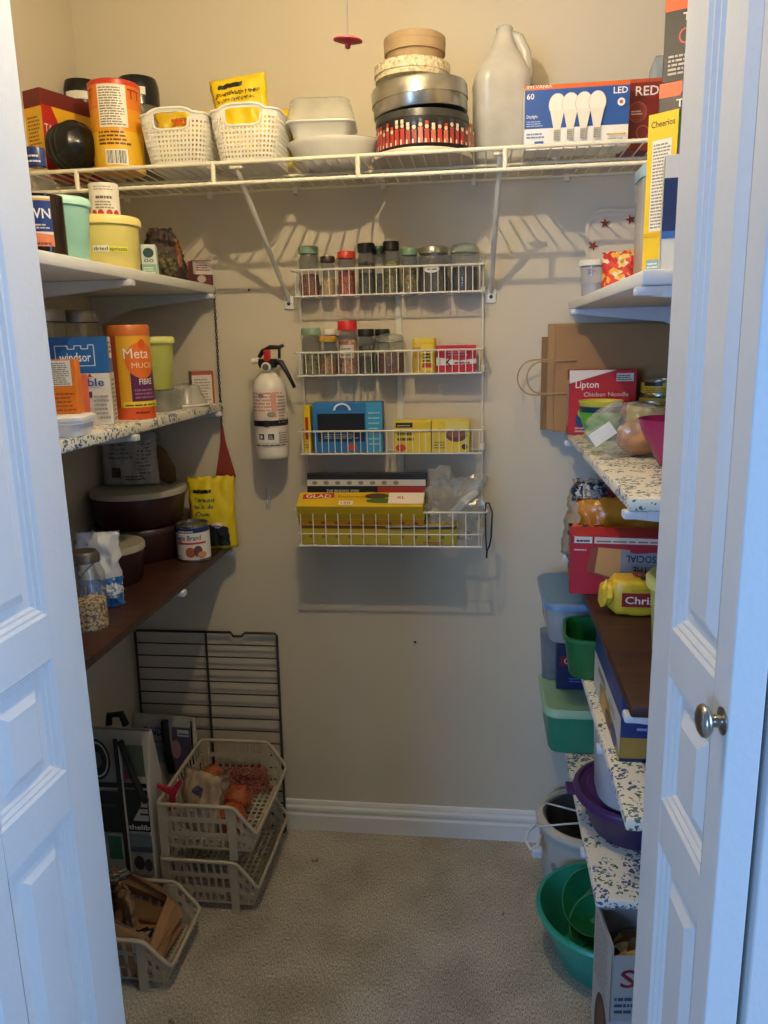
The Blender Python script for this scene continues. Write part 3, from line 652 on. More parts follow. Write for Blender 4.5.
# clear film bag behind
t = thing('film_bag', 'crumpled clear film bag behind the jug and bulb carton', 'bag', (.152, 1.912, ZS)); obj('film', blob(nb(), .038, 3, .45, 4, 3, (1.6, .7, 1.7), (0, 0, .066), .001), clear('#e8e2d2', .25, .12), t)
# ------------------------------------------------------------------ LED bulb carton
x, wd = center(526, 628, 115, 1.715); t, F = carton('bulb_carton', 'blue, white and orange carton of four LED bulbs', 'carton', .205, .07, .120, '#e8e6e0', (x, 1.755, ZS), 0)
f = F['front']; W = .1025
f.quad(-W, .040, W, .112, '#1d4f9c'); f.quad(-W, .112, W, .120, '#d9672a'); F['top'].quad(-W, -.035, W, .035, '#d9672a')
f.poly([(-W, .0), (-.062, .0), (-.05, .04), (-W, .04)], '#e6e8ea'); f.text('SYLVANIA', -W+.004, .1145, .006, '#f0e6dc', .05, 'l'); f.text('60', -W+.004, .095, .011, '#f2f2ee', None, 'l'); f.text('LED', W-.004, .097, .012, '#f2f2ee', None, 'r')
f.text('Daylight', -W+.004, .060, .006, '#dfe6ee', .022, 'l'); f.lines(-W+.004, .044, -.065, .056, 3, '#9fb6d6'); f.quad(-.082, .003, -.064, .016, '#2f62a8'); f.lines(-W+.004, .022, -.062, .034, 2, '#6a7fa0')
for k in range(4):
    cx = -.038+k*.026; f.ell(cx, .082, .0172, .0217, '#b9b2a6', 'printed_bulb'); f.ell(cx, .082, .0162, .0207, '#e9e4da', 'printed_bulb'); f.poly([(cx-.014, .072), (cx+.014, .072), (cx+.0065, .036), (cx-.0065, .036)], '#e2dcd0', 'printed_bulb'); f.quad(cx-.006, .016, cx+.006, .036, '#a7a49c', 'printed_bulb'); f.lines(cx-.006, .018, cx+.006, .034, 4, '#77746c', fill=.35)
f.ell(.086, .080, .0075, .0075, '#eef0f0'); f.ell(.086, .080, .0035, .0035, '#c9543a'); f.quad(.060, .020, .098, .023, '#c9a23a'); f.lines(.062, .004, .098, .016, 3, '#8a8a8a')
# dark red carton
x, wd = center(622, 668, 110, 1.765); t, F = carton('red_carton', 'dark red carton reading RED beside the bulb carton', 'carton', .086, .06, .135, '#7d241c', (x-.002, 1.80, ZS), 0)
f = F['front']; f.text('RED', .006, .104, .018, '#f0e6dc', .046); f.quad(-.043, .128, .043, .135, '#b8512c'); f.ell(-.012, .073, .019, .020, '#a8523a'); f.ell(-.012, .073, .0165, .0175, '#8e3a2c'); f.lines(-.024, .068, -.002, .078, 2, '#e5c9b8'); f.ell(.0, .034, .013, .014, '#b06a4a'); f.ell(.0, .034, .011, .012, '#7d241c'); f.text('v', .034, .080, .016, '#d8a43a')
# orange and black cartons at the end of the wire shelf
def snackcarton(label, z, h, rz, x=.412, y=1.727):
    t, F = carton('snack_carton', label, 'carton', .10, .09, h, '#2a2522', (x, y, z), rz)
    for k, w_ in (('front', .05), ('left', .045)):
        f = F[k]; f.quad(-w_, h-.026, w_, h, '#d8602a'); f.text('Tru', 0, h-.046, .014, '#efe6dc', .034)
    f = F['front']; f.ell(-.01, h-.072, .013, .014, '#c9532a'); f.ell(-.01, h-.072, .010, .011, '#2a2522'); f.lines(-.04, .012, .03, .05, 5, '#b9b2a8')
    f = F['left']; f.quad(-.038, .008, .03, h*.45, '#d8d2c8'); f.lines(-.035, .012, .027, h*.43, 6, '#8a837a'); F['top'].quad(-.05, -.045, .05, .045, '#d8602a')
    return t
snackcarton('lower black and orange snack carton at the end of wire shelf', ZS, .105, -26)
snackcarton('upper black and orange snack carton stacked at the end of wire shelf', ZS+.1055, .150, -22, .414, 1.729)
t = thing('film_bag', 'small clear blue bag tucked behind the orange snack cartons', 'bag', (.400, 1.90, ZS)); obj('film', rloft(nb(), [(.06, .03, .01, 0), (.075, .045, .015, .08), (.07, .04, .012, .19), (.05, .01, .004, .215)]), clear('#a9bccb', .5, .15), t, 'all')

# ================================================================== left upper shelf
ZA = LZ[0]+.0006
def onshelf(px, py, X): return WX(px, py, X).y
def bottle_profile(bm, prof, seg=30): return lathe(bm, prof, seg)
y = onshelf(45, 240, -.715); t = thing('syrup_bottle', 'dark corn syrup bottle with blue and white label and blue cap', 'bottle', (-.715, y, ZA), 12); t.scale = (1, 1, 1.13)
obj('bottle_glass', lathe(nb(), [(0, 0), (.032, 0), (.034, .004), (.034, .085), (.031, .098), (.020, .112), (.014, .120), (.013, .132)], 30), clear('#d8d0c0', .06, .06, .6), t, 60)
obj('syrup', lathe(nb(), [(0, .003), (.0342, .003), (.0342, .084), (.0315, .0845), (0, .0845)], 30), M('#1e0d06', .12, spec=.6), t, 60)
obj('cap', lathe(nb(), [(.0145, .124), (.0155, .124), (.0155, .146), (.014, .149), (0, .149)], 24), M('#1f2d63', .35), t, 50)
S = cyl_surf(t, .0345, rot=.25); S.quad(-.05, .012, .016, .080, '#e8e2d8', 'paper_label'); S.quad(-.05, .032, .016, .074, '#1c3880', 'paper_label'); S.quad(-.05, .074, .016, .077, '#c8a64a', 'paper_label'); S.text('CROWN', .014, .050, .014, '#f2f0ec', .075, 'r'); S.lines(-.03, .036, .012, .044, 2, '#c9c3b8'); S.poly([(-.05, .012), (.016, .012), (.016, .028), (-.01, .030)], '#d9825a'); S.lines(-.02, .014, .012, .02, 1, '#7a3a2a')
C2 = cyl_surf(t, .0158); C2.lines(-.012, .128, .012, .142, 2, '#dfe2ee', fill=.35)
y = onshelf(64, 240, -.735); t = thing('aqua_tub', 'pale aqua plastic tub with lid behind the syrup bottle', 'tub', (-.735, y, ZA)); obj('tub_body', lathe(nb(), [(0, 0), (.036, 0), (.040, .004), (.048, .100), (0, .100)], 36), M('#a5dcc9', .35, trans=.1), t, 50)
obj('lid', lathe(nb(), [(.047, .094), (.051, .094), (.0515, .103), (.048, .108), (0, .108)], 36), M('#b5e3d3', .35), t, 50)
y = onshelf(108, 255, -.738); yy = y; t = thing('yellow_tub', 'pale yellow round tub labelled dried apricots', 'tub', (-.738, y, ZA)); obj('tub_body', lathe(nb(), [(0, 0), (.058, 0), (.060, .004), (.064, .090), (0, .09)], 44), M('#e6d982', .35, trans=.1), t, 50)
obj('lid', lathe(nb(), [(.063, .084), (.068, .084), (.0685, .095), (.065, .100), (0, .100)], 44), M('#ecdf8c', .35), t, 50)
S = cyl_surf(t, .0602, r1=.0643, h=.09, rot=.56); S.quad(-.034, .032, .034, .043, '#e3e25a', 'tape_label'); S.quad(-.034, .032, -.004, .043, '#eceadb', 'tape_label'); S.text('dried', -.019, .0345, .007, '#1c1c18', .026); S.text('apricots', .014, .0345, .007, '#6b6a30', .034)
t = thing('shaker_can', 'white and red paper canister standing on the yellow tub', 'canister', (-.742, yy+.016, ZA+.1005), 18); obj('canister_body', lathe(nb(), [(0, 0), (.0285, 0), (.0285, .064), (.028, .066), (0, .066)], 32), M('#e6e2da', .45), t, 40)
S = cyl_surf(t, .0285, rot=.1); S.lines(-.02, .052, .02, .062, 2, '#b0a9a0'); S.lines(-.016, .036, .016, .046, 1, '#6a655e'); S.lines(-.018, .018, .018, .034, 3, '#8f8a84'); 
for q in (-.022, -.008, .008, .022): S.ell(q, .008, .006, .008, '#b8382e', 'printed_berry')
y = onshelf(147, 255, -.70); t, F = carton('tea_tin', 'small teal and white tin squeezed beside the dark bag', 'tin', .030, .05, .062, '#d7e0da', (-.703, y+.02, ZA), 18); F['front'].quad(-.015, .0, .015, .022, '#8fb7a8'); F['front'].ell(0, .045, .011, .010, '#2a4a4c'); F['front'].text('oo', 0, .026, .010, '#4a8072', .02); F['front'].lines(-.012, .004, .012, .018, 3, '#e8eeea')
y = onshelf(163, 262, -.735); t, S = pouch('granola_bag', 'dark purple bag of dried fruit with a clear window', 'bag', .115, .120, .075, speckle(['#2a1418', '#3c1d22', '#1c1512', '#4a3a2a'], 110), (-.738, y+.01, ZA), 22, 11, .008, top=.2, taper=.55)
S.poly([(-.04, .012), (.025, .006), (.03, .05), (-.01, .065), (-.042, .05)], speckle(['#3c3a1e', '#54502c', '#241f14', '#6a5c36'], 140), 'window'); 
t2 = S.poly([(.036, .03), (.046, .035), (.044, .095), (.026, .1), (.034, .07)], '#8a4f22', 'brown_strip')
y = onshelf(203, 270, -.70); t, F = carton('maroon_box', 'small maroon tea box at the back of white shelf', 'box', .050, .045, .060, '#8a1f2c', (-.705, y-.01, ZA), 38); F['front'].quad(-.025, 0, .025, .058, '#d8cfc6'); F['front'].quad(-.025, 0.0, .025, .026, '#5a1f2a'); F['front'].lines(-.018, .035, .018, .052, 3, '#8a2a38'); F['right'].lines(-.012, .026, .012, .036, 2, '#d8a8a0')
F['front'].ell(-.004, .015, .011, .009, '#c9b2a8')
y = onshelf(118, 250, -.86); t = thing('clear_tub', 'clear lidded tub behind the yellow apricot tub', 'container', (-.87, 1.63, ZA)); obj('tub_body', lathe(nb(), [(0, 0), (.05, 0), (.056, .10), (0, .1)], 32), clear('#cfcac0', .35), t, 50); obj('lid', lathe(nb(), [(.058, .096), (.060, .098), (.059, .112), (0, .114)], 32), M('#b8b2a6', .4), t, 50)

# ================================================================== left middle shelf
ZB = LZ[1]+.0006
def base(px, py, Z): return WZ(px, py, Z)
t = thing('white_tub', 'shallow white plastic tub at the front of floral shelf', 'tub', (-.702, 1.243, ZB), 10); obj('tub_body', rloft(nb(), [(.07, .08, .016, 0), (.078, .088, .018, .020), (.084, .094, .018, .021), (.084, .094, .018, .026)]), M('#e6e8ea', .35), t, 50); obj('lid', rloft(nb(), [(.086, .096, .018, .0262), (.086, .096, .018, .032), (.078, .088, .016, .034)]), M('#eceeee', .35), t, 50)
t, F = carton('orange_carton', 'tall orange packet carton standing on the shallow white tub', 'carton', .052, .03, .092, '#e0791d', (-.710, 1.268, ZB+.0345), 14); f = F['front']; f.quad(-.024, .048, .018, .090, '#e6e1d8', 'nutrition_label'); f.lines(-.022, .050, .016, .088, 11, '#857d76'); f.lines(-.022, .006, .022, .040, 5, '#7c3a12', fill=.3)
t, F = carton('coral_carton', 'coral orange carton between the white tub and salt box', 'carton', .032, .04, .098, '#e2633a', (-.722, 1.332, ZB), 14); f = F['front']; f.lines(-.012, .012, .012, .085, 7, '#f0b090', fill=.4)
p = base(84, 424, ZB); w_ = .105
t, F = carton('salt_box', 'blue and white table salt box on floral shelf', 'box', .105, .062, .165, '#e4e2de', (-.757, 1.425, ZB), 20)
f = F['front']; H = .165
f.quad(-.0525, .098, .0525, H, '#1f63ae'); f.text('windsor', -.006, .120, .017, '#eef2f6', .056)
cas = [(-.040, .112), (.028, .112), (.028, .150), (.018, .150), (.018, .143), (.006, .143), (.006, .149), (-.006, .149), (-.006, .143), (-.018, .143), (-.018, .149), (-.040, .149)]
bmv = nb()
for i in range(len(cas)):
    a_, b_2 = cas[i], cas[(i+1) % len(cas)]
    dx, dz = b_2[0]-a_[0], b_2[1]-a_[1]; L_ = hypot(dx, dz); nx, nz_ = -dz/L_*.0008, dx/L_*.0008
    if 0: pass
    f.poly([(a_[0]-nx, a_[1]-nz_), (b_2[0]-nx, b_2[1]-nz_), (b_2[0]+nx, b_2[1]+nz_), (a_[0]+nx, a_[1]+nz_)], '#dfe8f2', 'castle_outline')
f.text('table', .016, .074, .015, '#274f96', .05); f.poly([(.012, .091), (.022, .091), (.017, .098)], '#b8342c'); f.quad(.006, .052, .018, .064, '#3a3a3a'); f.lines(.020, .012, .048, .060, 6, '#9a9a9c'); f.poly([(-.03, 0), (.030, 0), (.02, .03), (-.01, .05), (-.03, .05)], '#d9cfcc'); f.ell(0.0, .014, .014, .012, '#b3544a')
f = F['right']; f.quad(-.031, .098, .031, H, '#1f63ae'); f.quad(-.02, .125, .02, H, '#e6e2d6'); f.lines(-.016, .135, .016, .160, 3, '#5a564e'); f.quad(-.031, 0, .031, .098, '#e0dccb'); f.lines(-.026, .008, .026, .09, 10, '#8a857a')
p = base(136, 420, ZB); r = .043; t = thing('fibre_canister', 'yellow and orange fibre supplement canister with orange cap', 'canister', (-.716, 1.545, ZB), 0); h = .188
obj('canister_body', lathe(nb(), [(0, 0), (r, 0), (r, h*.90), (0, h*.9)], 40), M('#e2a92a', .3), t, 40)
obj('cap', lathe(nb(), [(r*.99, h*.885), (r*1.02, h*.885), (r*1.02, h*.985), (r*.98, h), (0, h)], 40), M('#c56a2c', .4), t, 40)
S = cyl_surf(t, r, rot=.50)
S.quad(-.080, 0, -.028, h*.885, '#b5502a'); S.lines(-.075, .08, -.045, .15, 8, '#d8b8a0'); S.quad(-.090, 0, .09, .024, '#dd5a2a'); S.quad(-.004, .034, .07, .105, '#5a1d4e'); S.ell(.022, .118, .034, .036, '#e2701f'); S.ell(.024, .150, .008, .01, '#d8561c')
S.text('Meta', -.014, .122, .021, '#f6f0e6', .052, 'l'); S.text('MUCIL', .0, .103, .011, '#f3e2c0', .048, 'l'); S.text('FIBRE', .012, .070, .012, '#efe6ee', .03, 'l'); S.lines(.002, .042, .05, .064, 3, '#9a6a92'); S.quad(-.022, .024, .06, .036, '#e8cf3c'); S.lines(-.018, .027, .05, .033, 1, '#5a4a18'); S.lines(.0, .012, .03, .018, 1, '#6a2412')
for k, (X_, Y_, lab) in enumerate(((-.86, 1.475, 'clear glass jar with metal lid behind the salt box'), (-.845, 1.585, 'second clear glass jar with metal lid beside the fibre canister'))):
    t = thing('glass_jar', lab, 'jar', (X_, Y_, ZB)); r = .046; h = .222
    obj('jar_body', lathe(nb(), [(0, 0), (r, 0), (r, h*.86), (r*.92, h*.9)], 32), clear('#bfc6c6', .05, .04), t, 60); obj('lid', lathe(nb(), [(r*.98, h*.89), (r*1.03, h*.89), (r*1.03, h*.97), (r*.99, h), (0, h)], 32), M('#8d8a84', .35, .8), t, 40)
# clear clam pack with the green tub on it
t = thing('clear_tub', 'clear shallow container under the lime green tub', 'container', (-.743, 1.725, ZB), 0); obj('tub_body', rloft(nb(), [(.09, .11, .02, 0), (.10, .12, .02, .040), (.105, .125, .02, .043), (.105, .125, .02, .047)]), clear('#c4c4c0', .4, .12), t, 50); obj('contents', rloft(nb(), [(.08, .1, .02, .002), (.085, .105, .02, .028)]), M('#8d8678', .7, bump=.5, scale=90), t, 50)
t = thing('green_tub', 'lime green plastic tub stacked on a clear container', 'tub', (-.740, 1.722, ZB+.0475)); obj('tub_body', lathe(nb(), [(0, 0), (.034, 0), (.038, .004), (.045, .108), (0, .108)], 36), M('#c6cc6a', .35, trans=.1), t, 50); obj('lid', lathe(nb(), [(.045, .104), (.049, .104), (.0495, .115), (.046, .119), (0, .119)], 36), M('#d0d47c', .35), t, 50)
t = thing('clear_tub', 'clear domed pastry container beside the rust coloured box', 'container', (-.72, 1.845, ZB), 0); obj('dome', lathe(nb(), [(.052, 0), (.054, .004), (.052, .010), (.040, .034), (.036, .050), (.0, .056)], 32), clear('#d6d4ce', .35, .1), t, 50); obj('base', lathe(nb(), [(0, 0), (.058, 0), (.060, .003), (.058, .006), (0, .006)], 32), M('#cfcac0', .4), t, 50)
t, S = pouch('spice_bag', 'small clear packet with yellow clip behind the pastry container', 'packet', .055, .125, .03, clear('#b0aca0', .5, .15), (-.80, 1.90, ZB), 20, 14, .006); S.quad(-.022, .098, .018, .12, '#e2c41a', 'yellow_clip')
y = 1.935; t, F = carton('rust_box', 'small rust red box at the back of floral shelf', 'box', .055, .045, .082, '#a34a2e', (-.706, 1.928, ZB), 30); F['front'].quad(-.0275, 0, .022, .072, '#d6cdc4'); F['front'].lines(-.022, .008, .018, .066, 8, '#9a8f88'); F['right'].quad(-.010, .014, .004, .066, '#d8c0b0', 'printed_strip')

# ================================================================== left brown shelf
ZD = LZ[2]+.0006
BRN = M('#3a2320', .35, var=.1, name='brown_plastic'); LIDB = M('#a8a294', .45)
def bigtub(label, x, y, z, rx, ry, h, lid=True):
    t = thing('brown_container', label, 'container', (x, y, z)); bm = nb()
    E_ = lambda a, b_, zz: [(cos(2*pi*i/44)*a, sin(2*pi*i/44)*b_, zz) for i in range(44)]
    loft(bm, [E_(rx*.84, ry*.84, 0), E_(rx*.88, ry*.88, .004), E_(rx*.97, ry*.97, h*.82), E_(rx*.97, ry*.97, h*.85)]); obj('tub_body', bm, BRN, t, 50)
    bm = nb(); loft(bm, [E_(rx*.975, ry*.975, h*.84), E_(rx, ry, h*.84), E_(rx, ry, h*.95), E_(rx*.97, ry*.97, h), E_(rx*.9, ry*.9, h*.985), E_(rx*.5, ry*.5, h*.975)]); obj('lid', bm, LIDB if lid else BRN, t, 50); return t
bigtub('large dark brown plastic tub directly on the brown shelf with dark lid', -.858, 1.835, ZD, .118, .122, .085, False)
bigtub('large dark brown plastic tub with grey lid stacked on another tub', -.858, 1.835, ZD+.0855, .118, .122, .090)
bigtub('small brown round tub with beige lid beside the blue and white bag', -.838, 1.605, ZD, .083, .083, .088)
t, S = pouch('white_flour_bag', 'white printed paper bag standing on the stacked brown tubs', 'bag', .145, .135, .06, M('#a9a6a4', .6, bump=.2), (-.885, 1.86, ZD+.176), 10, 21, .006, top=.5)
S.quad(.02, .02, .066, .115, '#b3aea8', 'print_panel'); S.lines(.024, .03, .062, .112, 9, '#6f6b68'); S.lines(-.05, .07, .012, .112, 4, '#7c7876'); S.quad(-.045, .022, -.022, .048, '#3d3a3a'); S.lines(-.01, .015, .04, .03, 2, '#54504e')
t = thing('brush', 'brown bristle hand brush behind the white printed bag', 'brush', (-.790, 1.895, ZD+.176), rot=(radians(0), radians(-28), radians(10))); obj('bristle_block', rloft(nb(), [(.02, .02, .008, 0), (.05, .03, .012, .03), (.055, .034, .014, .08), (.03, .02, .01, .11)]), M('#6a4a2c', .8, bump=.8, scale=150), t, 'all')
p = base(186, 561, ZD); r = .040; t = thing('milk_can', 'small condensed milk can with blue and white label', 'can', (p.x+.014, p.y+r*.6, ZD)); h = .093
obj('can_body', lathe(nb(), [(0, 0), (r, 0), (r*1.02, .003), (r, .006), (r, h-.006), (r*1.02, h-.003), (r*1.0, h), (r*.93, h), (r*.92, h-.004), (0, h-.004)], 40), M('#a5a39d', .25, .9), t, 40)
S = cyl_surf(t, r, rot=-.35); S.quad(-.1, .007, .1, h-.007, '#e6e4e0', 'paper_label'); S.quad(-.1, .074, .1, h-.007, '#23336f', 'paper_label'); S.lines(-.01, .076, .03, .083, 1, '#cfd4e6'); S.text('Eagle Brand', .014, .056, .013, '#1d2550', .066); S.quad(-.02, .046, .06, .051, '#c23a34'); S.ell(.02, .026, .012, .013, '#a8604c'); S.ell(.038, .028, .011, .014, '#6a3a2c'); S.ell(.048, .018, .012, .009, '#c98a6a'); S.lines(-.022, .01, .0, .02, 2, '#7a7a86'); S.quad(-.075, .012, -.03, .07, '#c9c9d2'); S.lines(-.072, .016, -.034, .066, 8, '#7b7f92')
t, S = pouch('nut_bag', 'yellow foil bag of nuts with dark window on brown shelf', 'bag', .122, .190, .05, M('#dcc318', .3, bump=.25, scale=25, name='yellow_foil'), (-.690, 1.900, ZD), 10, 31, .007, top=.3)
S.quad(-.048, .148, .002, .157, '#17150f', 'black_band'); S.text('Cerneaux', -.018, .126, .011, '#4a7038', .055); S.text('noix de', -.02, .108, .011, '#2a5a48', .05); S.text('Cajou', -.024, .090, .011, '#2a5a48', .036)
S.poly([(-.026, .008), (.042, .008), (.042, .055), (.022, .066), (-.008, .066), (-.026, .055)], M('#1c1a1c', .3), 'window'); S.ell(.012, .064, .015, .007, '#d8cfd6', 'printed_badge'); S.lines(.002, .060, .022, .067, 1, '#7a3a6a')
t, S = pouch('flour_bag', 'crumpled white and blue flour bag at front of brown shelf', 'bag', .085, .155, .07, M('#d6dae2', .5, bump=.3, scale=25), (-.772, 1.44, ZD), 20, 41, .012, top=.35)
S.quad(-.042, .0, .042, .062, '#2d6fc0', 'blue_band'); S.quad(.004, .020, .036, .05, '#cfd8e6', 'print_panel'); S.lines(.008, .024, .032, .046, 3, '#6a86b0')
p = base(90, 632, ZD); t = thing('clip_jar', 'wire bail glass jar of mixed grain by the door', 'jar', (-.735, 1.315, ZD)); r = .034; h = .15
obj('jar_body', lathe(nb(), [(0, 0), (r, 0), (r, h*.72), (r*.8, h*.82), (r*.8, h*.86)], 30), clear('#c9ccc6', .14, .05), t, 60); obj('grain', lathe(nb(), [(0, .003), (r*.95, .003), (r*.95, h*.36), (r*.5, h*.4), (0, h*.38)], 24), speckle(['#c8a05a', '#e0c896', '#8a5c2c', '#d8b878', '#5a3a20'], 260), t, 60)
obj('lid', lathe(nb(), [(r*.82, h*.87), (r*.86, h*.87), (r*.86, h*.95), (r*.7, h), (0, h)], 30), M('#6a6259', .35, .6), t, 40); bm = nb(); tube(bm, [(-r*.85, -.004, h*.9), (-r*.4, -r*1.0, h*.78), (0, -r*1.12, h*.6), (r*.4, -r*1.0, h*.78), (r*.85, -.004, h*.9)], .0014, 6); obj('wire_bail', bm, M('#8f8c86', .3, 1), t)
t, S = pouch('red_bag', 'tall red foil bag mostly hidden by the open door', 'bag', .05, .19, .05, M('#a3202a', .4, bump=.2), (-.80, 1.30, ZD), 0, 51, .006)
# ================================================================== things in the wall rack
def jar(label, x0, x1, ytop, ti, lid, fill, lidh=.018, name='spice_jar', Y=1.932, tag_=None, glassy=.10, fillh=.6, shape='round', dy=0, lidr=1.02):
    zb = ZT[ti][0]+.0022; a = WY(x0, 300, Y); b = WY(x1, 300, Y); r = (b.x-a.x)/2; X = (a.x+b.x)/2
    h = WY((x0+x1)/2, ytop, Y-r*.6).z-zb
    t = thing(name, label, 'jar', (X, Y+dy, zb))
    gb = [(0, 0), (r*.94, 0), (r, .004), (r, h-lidh-.014), (r*.82, h-lidh-.003), (r*.82, h-lidh+.002)]
    obj('jar_glass', lathe(nb(), gb, 24), clear('#d6dad4', glassy, .05), t, 60)
    hf = (h-lidh-.016)*fillh
    obj('contents', lathe(nb(), [(0, .002), (r*.93, .002), (r*.93, hf), (r*.4, hf+.003), (0, hf+.002)], 20), fill if not isinstance(fill, str) else speckle([fill, fill, fill], 300), t, 60)
    lm = lid if not isinstance(lid, str) else M(lid, .4)
    obj('lid', lathe(nb(), [(r*lidr*.96, h-lidh), (r*lidr, h-lidh), (r*lidr, h-.003), (r*lidr*.94, h), (0, h)], 26), lm, t, 40)
    if tag_:
        S = cyl_surf(t, r+.0006); S.quad(-r*.8, h*tag_[1], r*.8, h*tag_[2], tag_[0], 'paper_label'); S.lines(-r*.65, h*(tag_[1]+.05), r*.65, h*(tag_[2]-.03), 3, '#6a6258')
    return t
SP = lambda *c: speckle(list(c), 240)
jar('spice jar with sage green lid and red brown spice', 301, 320, 246, 0, '#7f9a84', SP('#7a3020', '#8a4028', '#5a2418'), .017)
jar('short spice jar with dark brown lid and tan powder', 322, 336, 256, 0, '#3a2a20', SP('#c2a070', '#b08c5c'), .014)
jar('spice jar with bright red lid and red flakes', 339, 356, 251, 0, '#d6402a', SP('#a83a26', '#c04a30', '#7a2418'), .016, fillh=.8)
jar('black capped spice jar of dark peppercorns', 359, 376, 243, 0, '#181818', SP('#2a2420', '#3a332c', '#17130f'), .020, tag_=('#8a8470', .42, .56), fillh=.9)
jar('jar with dark green lid set behind two black capped jars', 373, 387, 246, 0, '#33503c', SP('#3c4428', '#55603a'), .018, Y=1.955)
jar('black capped spice jar of green herb', 384, 400, 241, 0, '#181818', SP('#6a6a3c', '#7c7c48', '#4c4c2c'), .020, tag_=('#8f8a6c', .42, .56), fillh=.9)
jar('spice jar with pale green lid and olive herb', 402, 418, 248, 0, '#6f8f74', SP('#7a6a34', '#94823e', '#5a5028'), .016, fillh=.8)
t = jar('mason jar with silver lid and white oval label', 419, 448, 246, 0, M('#a8a296', .3, .85), SP('#1c1a1a', '#2c2826', '#3a3636'), .016, name='mason_jar', fillh=.8)
S = cyl_surf(t, .0365); S.ell(-.002, .052, .019, .009, '#e6e2da', 'oval_label'); S.lines(-.012, .049, .010, .055, 1, '#55504a')
t = thing('clamp_jar', 'clear glass clamp top jar of dark beans', 'jar', (WY(464.5, 280, 1.935).x, 1.935, ZT[0][0]+.0022)); r = .033
def clampjar(t, r, h, fill, lidc='#9db09a'):
    obj('jar_glass', lathe(nb(), [(0, 0), (r*.95, 0), (r, .005), (r, h*.72), (r*.86, h*.80)], 26), clear('#c8d2c8', .12, .05), t, 60)
    obj('contents', lathe(nb(), [(0, .002), (r*.93, .002), (r*.93, h*.5), (0, h*.53)], 22), fill, t, 60)
    obj('lid', lathe(nb(), [(r*.9, h*.80), (r*.98, h*.80), (r*.98, h*.88), (r*.8, h*.96), (r*.3, h), (0, h)], 26), clear(lidc, .45, .08), t, 50)
    bm = nb(); tube(bm, [(r*1.0*cos(a_), r*1.0*sin(a_), h*.79) for a_ in [2*pi*i/20 for i in range(20)]], .0012, 5, closed=True); tube(bm, [(r, 0, h*.79), (r*1.15, -.004, h*.6), (r*1.1, -.006, h*.45)], .0012, 5); obj('wire_clamp', bm, M('#9a988f', .3, 1), t)
clampjar(t, r, .110, SP('#2e1c1e', '#40262a', '#1e1214'))
# second tier
jar('spice jar with sage green lid beside a white capped jar', 300, 319, 328, 1, '#7f9a84', SP('#6f6a3a', '#8c8446', '#4c4828'), .017)
jar('white capped spice jar behind the mustard lidded jar', 322, 336, 329, 1, '#e2ddd2', SP('#8a7a5a', '#6c5c40'), .014, Y=1.952)
jar('short jar with mustard yellow lid and brown spice', 317, 335, 336, 1, '#b3892e', SP('#8a5a24', '#a5702e', '#6a4418'), .014, Y=1.918, dy=0)
jar('tall jar with large red lid and pink salt', 337, 356, 321, 1, '#cf2a2c', SP('#b8806a', '#c99880', '#9a5c4a'), .022, tag_=('#cfc6ba', .30, .55), fillh=.9)
jar('black capped spice jar with tan label band on second tier', 357, 373, 329, 1, '#181818', SP('#2a2c20', '#3c402c'), .018, tag_=('#7a7464', .40, .52), fillh=.9)
jar('black capped jar behind the clamp top jar', 374, 389, 329, 1, '#1b1b1b', SP('#3a2c1e', '#2a2016'), .016, Y=1.955)
t = thing('clamp_jar', 'squat glass clamp top jar of red beans on second tier', 'jar', (WY(391, 360, 1.925).x, 1.922, ZT[1][0]+.0022)); clampjar(t, .0335, .096, SP('#5a1c18', '#7a2c22', '#3c1410'), '#a8ac9c')
a = WY(413, 360, 1.93); b = WY(436, 360, 1.93); r = (b.x-a.x)/2; t = thing('mustard_tin', 'small yellow spice tin with red and black print', 'tin', ((a.x+b.x)/2, 1.93, ZT[1][0]+.0022)); h = .082
obj('tin_body', rloft(nb(), [(2*r, r*1.5, .008, 0), (2*r, r*1.5, .008, h*.88)]), M('#d9b81e', .35), t, 50); obj('cap', rloft(nb(), [(2*r*.96, r*1.42, .008, h*.88), (2*r*.96, r*1.42, .008, h)]), M('#e0c62e', .35), t, 50)
S = flat(t, (0, -r*.75, 0), (1, 0, 0), (0, 0, 1)); S.quad(-r*.2, .004, r*.8, h*.82, '#e4c83a'); S.quad(-r*.9, .006, -r*.3, h*.75, '#b8941c'); S.lines(-r*.1, .018, r*.7, h*.7, 5, '#23211a', fill=.6); S.quad(-r*.15, .012, r*.75, .02, '#c9382a')
a = WY(437, 365, 1.93); b = WY(476, 365, 1.93); t, F = carton('red_packet_box', 'small red packet box with white lettering in the rack', 'box', b.x-a.x, .04, .064, '#bb1f28', ((a.x+b.x)/2, 1.925, ZT[1][0]+.0022)); f = F['front']; f.poly([(-.048, .016), (.048, .020), (.048, .032), (.01, .028), (-.048, .036)], '#e2d2ce'); f.text('K', -.018, .014, .02, '#2a1a1a'); f.lines(-.02, .040, .03, .052, 2, '#d88a88'); f.lines(-.004, .020, .034, .028, 1, '#7a1a1c')
